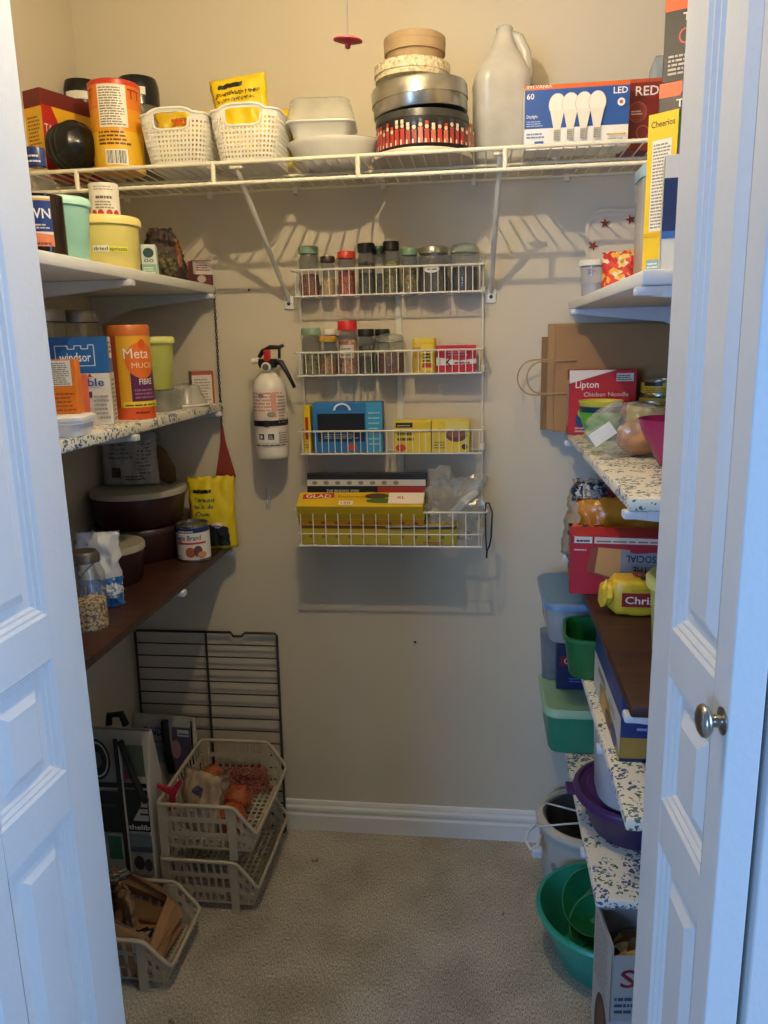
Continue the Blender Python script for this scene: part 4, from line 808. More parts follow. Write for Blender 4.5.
# third tier
zb = ZT[2][0]+.0022
a = WY(305, 430, 1.925); t, F = carton('yellow_booklet', 'thin yellow booklet standing at the end of third tier', 'booklet', .017, .05, .118, '#e2c21e', (a.x+.011, 1.925, zb)); F['front'].quad(-.004, .034, .004, .09, '#b3341f', 'printed_strip'); F['front'].lines(-.006, .012, .006, .025, 2, '#a56a1a')
a = WY(314, 430, 1.92); b = WY(384, 430, 1.92); wd = b.x-a.x; t, F = carton('blue_carton', 'blue carton with black picture panel in the rack', 'carton', wd-.004, .045, .125, '#2a74b5', ((a.x+b.x)/2, 1.922, zb)); f = F['front']; W = wd/2-.002
f.quad(.048, .0, W, .125, '#3f9ccc'); f.quad(-W+.012, .056, .044, .098, '#0e0e10'); f.quad(-W+.012, .028, .044, .056, '#1c2c44'); f.ell(-.012, .106, .022, .018, '#dfe6ee', a0=0, a1=180); f.ell(-.012, .106, .017, .014, '#2a5fa0', a0=0, a1=180); f.quad(-.002, .006, .022, .022, '#b3523a'); f.lines(-.06, .036, .03, .05, 3, '#8aa4c0'); f.lines(.054, .02, W-.004, .11, 7, '#9fd0e6', fill=.3)
def teabox(label, x0, x1, seed):
    a = WY(x0, 440, 1.92); b = WY(x1, 440, 1.92); wd = b.x-a.x
    t, F = carton('tea_box', label, 'box', wd-.002, .05, .078, '#dcbf22', ((a.x+b.x)/2, 1.920, zb)); return F['front'], wd/2-.001
f, W = teabox('yellow tea box with black name band in the rack', 395, 432, 1); f.quad(-W+.004, .062, -W+.046, .074, '#1a1812', 'black_band'); f.lines(-W+.008, .066, -W+.04, .070, 1, '#d8cfa8'); f.lines(-W+.008, .030, -W+.05, .056, 2, '#4a4212'); f.ell(-W+.016, .012, .013, .009, '#c23a24')
f, W = teabox('yellow tea box with a picture of brown tea in the rack', 432, 470, 2); f.quad(-.012, .03, W-.006, .076, '#d8c86a', 'printed_picture'); f.ell(.014, .042, .026, .016, '#6a3a1c', 'printed_cup'); f.ell(.014, .046, .022, .009, '#8c5528', 'printed_cup'); f.ell(W-.012, .014, .007, .007, '#2a2612'); f.lines(-W+.006, .01, -.01, .03, 3, '#8a7a1a')
# bottom basket: wrap boxes
zb = ZT[3][0]+.0022
a = WY(303, 540, 1.845); b = WY(457, 530, 1.845); t, F = carton('wrap_box', 'long dull yellow plastic wrap box at bottom of rack', 'box', b.x-a.x, .05, .048, '#b3a01c', ((a.x+b.x)/2, 1.862, zb)); W = (b.x-a.x)/2; f = F['front']; f.quad(-W, .040, W, .048, '#5a3a1c')
for k in range(11): f.ell(-W+.022+k*.033, .020, .0035, .004, '#7d6b12', 'printed_dot')
f.quad(.11, .005, .16, .008, '#b34a22')
a = WY(299, 505, 1.85); b = WY(424, 500, 1.85); W = (b.x-a.x)/2
t, F = carton('freezer_bag_box', 'yellow and red freezer bag box on top of long wrap box', 'box', 2*W, .060, .058, '#d8b31e', ((a.x+b.x)/2, 1.868, zb+.060), rot=(radians(24), 0, 0))
f = F['front']; f.quad(-W, .020, W, .034, '#c9a418'); f.quad(-W, .0, W, .018, '#d2991e')
for k in range(9): f.ell(-W+.03+k*.033, .008, .006, .004, '#a8501e', 'printed_dot')
f = F['top']; f.poly([(-W+.012, .0), (-W+.090, .006), (-W+.088, .026), (-W+.010, .020)], '#b3271e'); f.text('GLAD', -W+.050, .006, .014, '#f3e9dc', .064); f.text('Refermable', -W+.145, .006, .010, '#a5701a', .09); f.quad(-W+.105, -.024, -W+.14, -.008, '#efe6d8'); f.text('150', -W+.122, -.020, .008, '#b3271e', .024)
f.ell(.04, .012, .03, .012, '#4a3a1c', 'printed_fruit'); f.ell(.055, -.008, .04, .010, '#4c6a2c', 'printed_leaf'); f.quad(.07, -.02, W, .026, '#eadfd0'); f.text('XL', .10, .0, .012, '#b3271e', .02)
t, F = carton('foil_box', 'black carton with silver and red bands behind freezer bags', 'box', 2*W-.008, .035, .165, '#19171a', ((a.x+b.x)/2+.004, 1.920, zb), rot=(radians(-6), 0, 0)); f = F['front']; W2 = W-.004
f.quad(-W2, .132, W2, .148, '#d6d0c6'); f.quad(.03, .110, W2, .130, '#a82a24'); f.text('THE BINDING WIRE', -.06, .116, .007, '#e6e2da', .085); f.lines(.0, .114, .02, .12, 1, '#8a8680')
for k in range(8): f.ell(-W2+.02+k*.03, .140, .007, .005, '#8a867e', 'printed_dot')
# silver stick lying in the basket
t = thing('foil_stick', 'silver skewer lying along the long wrap box', 'skewer', (WY(420, 531, 1.835).x, 1.8325, zb+.046)); obj('rod', tube(nb(), [(-.085, 0, 0), (.083, 0, .003)], .0022, 8), M('#cfccc4', .25, .9), t)
# crumpled clear bag
t = thing('plastic_bag', 'crumpled clear plastic bag stuffed in the bottom tier', 'bag', (WY(452, 500, 1.88).x, 1.885, zb+.006)); bm = nb(); blob(bm, .06, 4, .75, 7, 2.2, (1.15, .60, 1.3), (.0, 0, .080), .001)
obj('film', bm, clear('#cfcbc2', .22, .14), t)
bm = nb(); tube(bm, [(.0, -.02, .06), (.03, -.03, .10), (.062, -.025, .125)], [.014, .012, .009], 7); obj('twisted_neck', bm, clear('#e8e4da', .5, .2), t)
# black loop
c = WY(480, 500, 1.84); t = thing('black_strap', 'black looped cord hanging from the rack corner', 'cord', (X1+.012, 1.85, ZT[3][1]))
bm = nb(); tube(bm, [(-.004, .004, .018), (.004, -.012, .022), (.012, -.016, .0), (.010, -.014, -.06), (.006, -.010, -.085), (0, -.006, -.10), (-.001, -.004, -.118)], .0022, 6); tube(bm, [(-.004, .004, .018), (-.004, -.004, -.02), (-.003, -.004, -.06), (-.001, -.004, -.10)], .0018, 6); obj('cord_loop', bm, M('#17181a', .5), t, 'all')
# ================================================================== fire extinguisher
e = WY(271, 420, 1.905); t = thing('fire_extinguisher', 'white fire extinguisher strapped to the back wall', 'extinguisher', (e.x, 1.905, 1.105)); r = .0415
EX = M('#e2ddd3', .28, name='white_enamel'); h = WY(270, 373, 1.9).z-1.105
obj('cylinder', lathe(nb(), [(0, .004), (r*.8, .004), (r*.88, 0), (r*.97, .003), (r, .010), (r, h*.80), (r*.96, h*.86), (r*.8, h*.93), (r*.5, h*.985), (.014, h*1.01), (.013, h*1.10), (0, h*1.1)], 36), EX, t, 50)
S = cyl_surf(t, r, rot=.2); S.quad(-.062, .075, .05, .175, '#e6d3cb', 'printed_label'); S.lines(-.055, .12, .04, .17, 6, '#c8978a'); S.quad(.005, .105, .018, .165, '#d69a8c'); S.ell(-.02, .158, .008, .006, '#8f8a82'); S.ell(.004, .112, .010, .007, '#8a8a80'); S.lines(.022, .09, .045, .16, 9, '#9a9288'); S.quad(-.05, .09, -.044, .096, '#1c1c1c'); S.quad(-.04, .042, .018, .068, '#e8e4da', 'printed_label'); S.quad(-.030, .050, -.016, .064, '#1f1f1f'); S.quad(-.006, .050, .008, .064, '#1f1f1f'); S.ell(-.023, .057, .004, .005, '#d8d4ca'); S.lines(-.004, .052, .006, .062, 3, '#d8d4ca'); S.lines(.02, .04, .048, .07, 5, '#9a9288'); S.lines(-.045, .034, .04, .040, 1, '#6a645c')
BP = M('#17171a', .4, name='black_plastic')
obj('strap', lathe(nb(), [(r*1.0, .083), (r*1.035, .083), (r*1.035, .097), (r*1.0, .097)], 36), BP, t, 40)
bm = nb(); box(bm, -.018, .018, r*.9, YB-1.905-.001, .02, .16, .002); obj('wall_bracket', bm, BP, t)
bm = nb(); box(bm, -.006, .006, -r*1.13, -r*1.02, .082, .098, .001); obj('strap_buckle', bm, M('#2a2a2c', .35), t)
hz = h*1.06
bm = nb(); rloft(bm, [(.04, .03, .008, hz), (.046, .034, .009, hz+.008), (.044, .032, .009, hz+.022)]); head = obj('valve_head', bm, BP, t, 50)
obj('gauge', lathe(nb(), [(0, .006), (.010, .006), (.012, .004), (.012, 0), (0, 0)], 22), M('#d8d4ca', .25), head, 40, loc=(0, -.018, hz+.002), rot=(radians(90), 0, 0)); obj('gauge_face', lathe(nb(), [(0, .0005), (.008, .0005), (.008, 0), (0, 0)], 18), M('#5a5a58', .3), head, 40, loc=(0, -.0242, hz+.002), rot=(radians(90), 0, 0))
bm = nb(); tube(bm, [(-.020, 0, hz+.018), (-.040, 0, hz+.016)], [.008, .0075], 10); obj('nozzle', bm, M('#e8e4dc', .35), t, 50)
bm = nb(); tube(bm, [(-.022, 0, hz+.026), (-.012, 0, hz+.040), (.008, 0, hz+.050), (.030, 0, hz+.049), (.042, 0, hz+.054)], [.005, .006, .006, .005, .004], 8); tube(bm, [(.030, 0, hz+.022), (.031, 0, hz+.05)], .0038, 7); obj('squeeze_lever', bm, BP, t, 'all')
bm = nb(); tube(bm, [(.016, 0, hz+.014), (.034, 0, hz+.012), (.048, -.002, hz-.012), (.066, -.003, hz-.050)], [.008, .0075, .0055, .0042], 8); obj('carry_handle', bm, BP, t, 'all')
bm = nb(); box(bm, -.006, .010, -.019, -.004, hz+.016, hz+.044, .003); sl = obj('safety_pin', bm, M('#b3242a', .35), t); sl['label'] = 'red plastic safety pin'
# adhesive hook
c = WY(268, 498, YB); t = thing('adhesive_hook', 'small clear adhesive hook stuck below the fire extinguisher', 'hook', (c.x, YB-.003, c.z)); bm = nb(); box(bm, -.005, .005, -.001, .002, -.03, .03, .001); obj('hook_strip', bm, clear('#efece2', .5, .1), t); bm = nb(); tube(bm, [(0, -.001, -.004), (0, -.010, -.014), (0, -.012, -.008)], .0016, 6); obj('hook', bm, clear('#efece2', .6, .1), t)
# ================================================================== fly swatter
p0 = WY(214, 292, YB-.012); p1 = WY(222, 428, YB-.012); p2 = WY(226, 478, YB-.012)
t = thing('fly_swatter', 'red fly swatter with twisted black wire handle hanging on wall', 'swatter', (p1.x, YB-.012, p1.z)); q = p0-p1
bm = nb()
for s in (0, pi): tube(bm, [q*(k/60)+Vector((.0022*cos(k*1.1+s), .0022*sin(k*1.1+s), 0)) for k in range(61)], .0013, 5)
obj('wire_handle', bm, M('#1d1d1f', .4), t, 'all')
q2 = p2-p1; HA = WY(216, 475, YB-.012)-p1; HB = WY(236, 477, YB-.012)-p1
bm = nb(); loft(bm, [[(x, y, z) for (x, z) in (( -.003, .004), (.003, .004), (.007, -.035), (HB.x, HB.z), (HA.x, HA.z), (-.006, -.035))] for y in (-.0016, .0016)]); obj('swatter_head', bm, M('#8e382e', .5, bump=.5, scale=300), t)
# wall screw heads
for k, (px, py, lab) in enumerate(((249, 290, 'small dark screw head in the wall above the rack corner'), (415, 642, 'small dark screw head in the wall below the spice rack'))):
    c = WY(px, py, YB); t = thing('wall_screw', lab, 'screw', (c.x, YB, c.z)); obj('screw_head', lathe(nb(), [(0, .0025), (.003, .002), (.0035, 0), (0, 0)], 10), M('#4c4842', .4, .8), t, rot=(radians(90), 0, 0))
# ================================================================== floor, left
# oven rack leaning on the back wall
tl = WY(134, 633, YB-.02); trr = WY(276, 633, YB-.02); W = trr.x-tl.x; STEEL = M('#4c4640', .35, .7, name='dark_steel')
t = thing('oven_rack', 'dark steel oven rack leaning against the back wall', 'rack', (tl.x, YB-.034, .004), rot=(radians(-2.0), 0, 0)); H = tl.z+.002
bm = nb(); tube(bm, [(0, 0, .004), (0, 0, H-.006), (.006, 0, H), (W*.68, 0, H), (W*.70, -.006, H-.008), (W*.76, -.006, H-.008), (W*.78, 0, H), (W-.006, 0, H), (W, 0, H-.006), (W, 0, .004), (W-.004, 0, 0), (.004, 0, 0)], .0038, 7, closed=True); fr_ = obj('rack_frame', bm, STEEL, t, 'all')
bm = nb(); tube(bm, [(W*.5, .004, 0), (W*.5, .004, H)], .0034, 7); obj('centre_bar', bm, STEEL, t)
me = None
for k in range(21):
    z = H-.036-k*.0365
    if z < .01: break
    if me is None: o = obj('rack_bar', tube(nb(), [(0, 0, 0), (W, 0, 0)], .0022, 6), STEEL, t); me = o.data
    else: o = link('rack_bar', me, None, t)
    o.location = (0, -.001, z)
# stacking bins, open side to the aisle
BIN = M('#b8ae98', .5, var=.04, name='putty_plastic')
def bin_(label, x0, x1, xl, y0, y1, z, nu=10, dense=True, hh=.145, mat=BIN):
    """x0 back, x1 end of the full height rim, xl front lip; y0 near side, y1 far side"""
    t = thing('stacking_bin', label, 'bin', ((x0+xl)/2, (y0+y1)/2, z)); c = t.location
    L = lambda x, y, zz: Vector((x-c.x, y-c.y, zz)); zb, zt, zl = .020, hh, hh*.5; ins = .012
    for nm, y, yb in (('near_side', y0, y0+ins), ('far_side', y1, y1-ins)):
        bm = nb(); lattice(bm, L(x0+ins, yb, zb), L(x1, yb, zb), L(x1, y, zt), L(x0, y, zt), nu, 3, .30)
        lattice(bm, L(x1, yb, zb), L(xl-.018, yb, zb), L(xl, y+(yb-y)*.5, zl), L(x1, y, zt), 3, 3, .45)
        solid(obj(nm, bm, mat, t), .0022)
    bm = nb(); lattice(bm, L(x0+ins, y0+ins, zb), L(x0+ins, y1-ins, zb), L(x0, y1, zt), L(x0, y0, zt), 15, 3, .34); solid(obj('back_side', bm, mat, t), .0022)
    bm = nb(); lattice(bm, L(xl-.018, y0+ins, zb), L(xl-.018, y1-ins, zb), L(xl, y1-ins*.5, zl), L(xl, y0+ins*.5, zl), 15, 2, .34); solid(obj('front_side', bm, mat, t), .0022)
    bm = nb(); lattice(bm, L(x0+ins, y0+ins, zb), L(xl-.018, y0+ins, zb), L(xl-.018, y1-ins, zb), L(x0+ins, y1-ins, zb), 14, 16, .35); solid(obj('floor_grid', bm, mat, t), .0022)
    bm = nb(); pts = [L(x0, y0, zt), L(x1, y0, zt), L(xl, y0+.004, zl), L(xl, y1-.004, zl), L(x1, y1, zt), L(x0, y1, zt)]; n_ = len(pts); P = []
    for i in range(n_):
        A, B, C = pts[i-1], pts[i], pts[(i+1) % n_]; P += [B+(A-B).normalized()*.012, B+(A-B).normalized()*.003+(C-B).normalized()*.003, B+(C-B).normalized()*.012]
    tube(bm, P, .0048, 7, closed=True); obj('rim', bm, mat, t, 'all')
    for (x, y) in ((x1-.008, y0+.003), (x1-.008, y1-.003), (x0+.01, y0+.003), (x0+.01, y1-.003)):
        bm = nb(); box(bm, x-c.x-.010, x-c.x+.010, y-c.y-.0035, y-c.y+.0035, 0, hh-.004, .001); obj('leg', bm, mat, t)
    return t
bx0, bx1, bxl, by0, by1 = -.783, -.590, -.538, 1.605, 1.918
bin_('lower beige stacking bin standing empty on the carpet', bx0, bx1, bxl, by0, by1, .0005)
bin_('upper beige stacking bin holding onions in red net', bx0+.004, bx1+.004, bxl+.004, by0, by1, .1525)
bin_('small beige bin holding crumpled brown paper bags', -.905, -.720, -.662, 1.355, 1.545, .0005, 8, hh=.13)
# onions in red net
NET = mesh_net_mat('#b3252c')
ON = M('#b8743c', .4, var=.2, scale=25, name='onion_skin')
zf = .1525+.0225
for k, (x, y, z, r, lab) in enumerate(((-.622, 1.690, zf+.037, .038, 'large golden onion in red net at the bin front'), (-.632, 1.775, zf+.036, .037, 'golden onion behind the front onion in the net'), (-.738, 1.872, zf+.034, .035, 'golden onion at the back corner of upper bin'))):
    t = thing('onion', lab, 'onion', (x, y, z)); obj('onion_body', lathe(nb(), [(0, -r*.92), (r*.4, -r*.86), (r*.85, -r*.45), (r, 0), (r*.88, r*.45), (r*.5, r*.78), (r*.18, r*.95), (r*.08, r*1.15), (0, r*1.2)], 24), ON, t, 'all', rot=(.4, .3, k))
    obj('net', blob(nb(), r*1.07, 3, .05, k, 2), NET, t)
t, S = pouch('net_bag', 'slumped empty part of a red net onion bag', 'net bag', .15, .075, .07, mesh_net_mat('#a8232c'), (-.640, 1.868, zf+.001), 6, 61, .016, top=.2, taper=.3)
t, S = pouch('bread_bag', 'beige paper bread bag leaning in the upper bin', 'bag', .115, .155, .05, M('#b8a184', .6, bump=.3, scale=30), (-.712, 1.690, zf+.001), rot=(radians(-8), radians(4), radians(-18)), seed=63, crumple=.010, top=.4)
S.ell(.0, .105, .016, .014, '#5c5a78', 'printed_mark'); S.quad(-.05, .03, .05, .07, '#9c968c', 'window')
t, S = pouch('clear_bag', 'clear bag of pale rolls in the upper bin', 'bag', .12, .10, .06, clear('#b9a98e', .6, .15), (-.715, 1.775, zf+.001), 12, 64, .012, top=.5)
t = thing('ribbon', 'crumpled crimson paper ribbon over the bin edge', 'ribbon', (-.758, 1.650, .1525+.150)); bm = nb()
loft(bm, [[(x, y, z) for x, z in ((-.035, .020), (.0, .010), (.022, .034), (.030, .030), (.008, -.012), (.004, -.050), (-.010, -.048), (-.006, -.006), (-.034, .012))] for y in (-.004, .004)]); obj('ribbon_fold', bm, M('#b3223c', .6, bump=.4), t)
# brown bags in small bin
KRAFT = M('#9c7650', .75, bump=.4, scale=18, name='kraft_paper')
t = thing('paper_bag', 'open brown paper bag lining the small bin', 'bag', (-.788, 1.450, .0232)); bm = nb(); sp = [(.148, .150, .02, 0)]+[(.150+.02*sin(k*.4), .150+.018*sin(k*.4), .022, .022*k) for k in range(1, 8)]
loft(bm, [[(x+noise.noise(Vector((x*24, y*24, z*30)))*.018*(z > 0)-(.012 if z > .12 and x > .03 else 0), y+noise.noise(Vector((x*24, y*24, z*30+5)))*.018*(z > 0), max(0, z+noise.noise(Vector((x*30, y*30, 3)))*.03*(z > .12)-(.075*(z/.155)*max(0, x/.08) if x > .0 else 0))) for x, y in rrect(w_, d_, r_, 10)] for w_, d_, r_, z in sp], True, False); solid(obj('bag_body', bm, KRAFT, t), .0012)
t, S = pouch('paper_bag', 'crumpled brown paper bag stuffed inside the open paper bag', 'bag', .12, .15, .05, M('#a5825a', .75, bump=.4, scale=18), (-.815, 1.47, .027), rot=(radians(0), radians(-6), radians(-50)), seed=72, crumple=.02, top=.5)
t = thing('black_pouch', 'shiny black plastic pouch lying in the small bin', 'pouch', (-.752, 1.425, .062), rot=(.2, .3, .3)); obj('pouch_body', blob(nb(), .04, 3, .35, 5, 3, (1, .8, .55)), M('#121214', .25), t)
t = thing('foil_packet', 'twisted silver foil packet on the brown paper bag', 'packet', (-.845, 1.47, .188), rot=(.4, .2, .9)); obj('foil', blob(nb(), .03, 3, .5, 8, 3.2, (1.7, .5, .5)), M('#a8a49a', .2, .9), t)
t = thing('black_bag', 'black plastic bag slumped between small bin and door', 'bag', (-.80, 1.295, .0005)); obj('bag_body', blob(nb(), .055, 3, .35, 9, 2.6, (.7, .6, 1.3), (0, 0, .07), .0005), M('#151518', .3), t)
# ------------------------------------------------------------------ tote bags
def tote(name, label, w, d, h, loc, rz, mat, rot=None):
    t = thing(name, label, 'tote bag', loc, rz, rot=rot); bm = nb()
    spec = [(w*.98, d, .006, 0), (w, d, .006, h*.3), (w, d*.92, .006, h*.7), (w*1.0, d*.16, .004, h)]
    loft(bm, [[(x+noise.noise(Vector((x*20, y*20, z*9)))*.004, y+noise.noise(Vector((x*20, 7, z*9)))*.005, z) for x, y in rrect(w_, d_, r_, 2)] for w_, d_, r_, z in spec], True, False); solid(obj('bag_body', bm, mat, t), .002, -1)
    return t
BKF = M('#111114', .6, name='black_woven_plastic'); PALE = '#b9b6ae'
t = tote('shopping_tote', 'black and white printed shopping tote standing by the left wall', .176, .085, .47, (-.884, 1.647, .0005), 0, M(PALE, .5))
f = flat(t, (-.088, -.0450, 0), (1, 0, 0), (0, 0, 1)); B_ = '#141416'
f.ell(.052, .412, .036, .055, B_, 'printed_badge'); f.ell(.052, .412, .030, .048, PALE, 'printed_badge'); f.ell(.052, .412, .027, .043, B_, 'printed_badge'); f.ell(.052, .412, .014, .022, '#4a4a4c', 'printed_badge')
f.quad(0, .338, .10, .352, B_, 'black_band'); f.quad(0, .215, .10, .328, '#17171a', 'black_panel'); f.lines(.03, .285, .09, .30, 1, '#3a3a3c'); f.quad(0, .10, .10, .212, '#8c9690', 'printed_panel'); f.quad(.06, .14, .095, .205, '#1f5a4c', 'printed_panel'); f.quad(.100, 0, .112, .47, B_, 'edge_binding'); f.quad(.112, 0, .116, .47, '#c9c6bd', 'edge_binding')
f.quad(.120, .372, .174, .455, '#4c5a44', 'printed_picture'); f.quad(.120, .366, .15, .385, '#7c2440', 'printed_picture'); f.quad(.118, .342, .175, .354, B_, 'black_band'); f.quad(.118, .222, .175, .336, B_, 'black_panel'); f.poly([(.132, .252), (.172, .252), (.172, .325), (.160, .325), (.156, .295)], '#b3b0a8', 'printed_logo'); f.quad(.150, .285, .172, .290, B_, 'printed_logo'); f.quad(.152, .268, .174, .273, B_, 'printed_logo'); f.text('thelib', .146, .228, .014, '#d6d3ca', .054); f.quad(.118, .165, .175, .212, '#5c6c78', 'printed_picture'); f.quad(.118, .165, .175, .180, '#3f4c58', 'printed_picture'); f.quad(.118, .10, .175, .160, '#8c8a86', 'printed_picture'); f.ell(.138, .135, .014, .02, '#2c2c30', 'printed_picture'); f.ell(.162, .13, .010, .018, '#3a3a40', 'printed_picture')
bm = nb(); tube(bm, [(.030, -.046, .465), (.045, -.052, .42), (.062, -.056, .37), (.078, -.058, .33), (.086, -.056, .31)], .008, 6); obj('handle', bm, BKF, t, 'all')
bm = nb(); tube(bm, [(-.035, .03, .465), (-.032, .03, .49), (.0, .03, .495), (.01, .03, .465)], .009, 6); obj('handle', bm, BKF, t, 'all')
t = tote('shopping_tote', 'white printed shopping tote with black strap before the oven rack', .185, .030, .375, (-.884, 1.897, .0005), 0, M('#b8b5ac', .5), rot=(radians(-1), radians(1), radians(-3)))
f = flat(t, (0, -.0165, 0), (1, 0, 0), (0, 0, 1)); W = .09
f.text('ONDS', -.022, .322, .026, '#2c4a80', .068); f.lines(-.04, .302, .01, .308, 1, '#6a6a70'); f.quad(-.03, .24, .02, .29, '#8c98a8', 'printed_picture'); f.quad(.03, .20, W-.006, .352, '#5c5470', 'printed_picture'); f.quad(.046, .325, W-.01, .345, '#c9d0d8', 'printed_label'); f.lines(.05, .330, .08, .340, 1, '#3a5a80'); f.ell(.04, .285, .014, .028, '#b38a98', 'printed_picture'); f.quad(W-.004, 0, W+.001, .375, '#141416', 'edge_binding')
bm = nb(); tube(bm, [(.012, -.022, .372), (.016, -.028, .33), (.020, -.03, .28), (.030, -.03, .22)], .011, 6); obj('handle', bm, BKF, t, 'all')
# ================================================================== right upper shelf
ZR = RZ[0]+.0006
t = thing('leaf_tray', 'off white square tray printed with red maple leaves against back wall', 'tray', (.345, 1.905, ZR+.004), rot=(radians(-14), 0, 0)); w_, h_ = .205, .205
bm = nb(); loft(bm, [[(x, y, z+h_/2) for x, z in rrect(ww, hh, rr, 6)] for ww, hh, rr, y in ((w_, h_, .045, 0), (w_, h_, .045, -.004), (w_-.012, h_-.012, .042, -.004), (w_-.05, h_-.05, .03, .010), (w_-.056, h_-.056, .028, .008), (w_-.07, h_-.07, .025, .012))]); bmesh.ops.recalc_face_normals(bm, faces=bm.faces); obj('tray_body', bm, M('#cfc6b8', .4), t, 40)
S = flat(t, (0, -.0045, 0), (1, 0, 0), (0, 0, 1))
def leafpts(a, b, r, rot=0):
    return [(a+(r if k % 2 == 0 else r*.38)*sin(2*pi*k/10+rot), b+(r if k % 2 == 0 else r*.38)*cos(2*pi*k/10+rot)) for k in range(10)]
for k, (a, b) in enumerate(((-.058, .172), (.0, .178), (.06, .175), (-.085, .12), (-.09, .06), (.088, .12))): S.poly(leafpts(a, b, .013, k), '#7c3026', 'printed_leaf')
S2 = flat(t, (0, .0072, 0), (1, 0, 0), (0, 0, 1))
for k, (a, b) in enumerate(((-.035, .135), (.02, .142), (-.02, .095), (.04, .09), (-.045, .06))): S2.poly(leafpts(a, b, .012, k*.7), '#7c3026', 'printed_leaf')
x = .245; y = 1.80; t = thing('clear_tub', 'small clear ribbed tub with white lid on white shelf', 'container', (x, y, ZR)); obj('tub_body', lathe(nb(), [(0, 0), (.022, 0), (.024, .004), (.0275, .068)], 28), clear('#cdd2da', .3, .06), t, 50); obj('lid', lathe(nb(), [(.027, .066), (.032, .066), (.0325, .076), (.030, .078), (0, .078)], 28), M('#e4dfd2', .4), t, 50); obj('contents', lathe(nb(), [(0, .002), (.021, .002), (.023, .03), (0, .032)], 18), M('#a9a8b8', .6, bump=.5, scale=200), t, 50)
t, S = pouch('candy_bag', 'red and yellow candy bag on the white shelf', 'bag', .095, .085, .055, speckle(['#d8402a', '#e0a83a', '#e8c86a', '#c82a26', '#e8d8b0'], 110), (.295, 1.70, ZR), -10, 81, .010, top=.35)
S.quad(.010, .012, .034, .075, '#cc2424', 'red_stripe'); S.quad(.036, .02, .046, .078, '#2c2c24', 'black_stripe')
t = thing('tall_container', 'tall clear food container with pale blue lid', 'container', (.325, 1.535, ZR), 0); obj('container_body', rloft(nb(), [(.07, .08, .018, 0), (.078, .088, .02, .005), (.082, .092, .02, .19)]), clear('#cfcdc4', .5, .12), t, 50); obj('lid', rloft(nb(), [(.082, .092, .02, .188), (.088, .098, .022, .188), (.088, .098, .022, .206), (.08, .09, .02, .210)]), M('#8fb0c8', .35, trans=.1), t, 50)
# cereal box turned edge-on, white dish box, purple bag
t, F = carton('cereal_box', 'yellow cereal box showing its nutrition panel', 'box', .056, .185, .285, '#e8bf1e', (.322, 1.345, ZR), -40); t.scale = (.84, .9, .83)
f = F['front']; W = .028; f.quad(-W, 0, W, .285, '#e9c326', 'yellow_panel'); f.text('Cheerios', .0, .262, .011, '#2a2418', .045); f.quad(-.018, .085, .018, .24, '#e9e3d2', 'nutrition_label'); f.lines(-.016, .09, .016, .236, 26, '#8a8272'); f.quad(-.020, .010, .008, .035, '#8fb0b0'); f.lines(-.018, .014, .006, .032, 3, '#e8ecea'); f.quad(-W, .075, W, .082, '#d8a81c')
F['right'].quad(-.0925, .0, .0925, .285, '#3a8a4a', 'green_panel'); F['right'].quad(-.0925, .05, .0925, .22, '#c23a30', 'printed_panel')
t, F = carton('dish_box', 'white dinnerware carton with navy band beside the cereal box', 'carton', .12, .05, .155, '#dcd8cc', (.314, 1.185, ZR), -10); f = F['front']; f.quad(-.06, .056, .06, .125, '#1f2f5c', 'navy_band'); f.quad(-.06, .046, .06, .056, '#3c6cb0'); F['left'].quad(-.025, .0, .025, .155, '#d6d2c6'); F['left'].text('CORELLE', -.005, .082, .016, '#4a4a52', .085, rot=-90)
t, S = pouch('snack_bag', 'purple and blue snack bag standing on the dinnerware carton', 'bag', .11, .115, .04, M('#4c4a7c', .35, bump=.3, scale=30), (.325, 1.185, ZR+.1555), -6, 83, .006); S.quad(-.05, .04, -.02, .09, '#a83a6c', 'printed_panel'); S.lines(-.045, .01, -.01, .035, 4, '#c9c9d8')
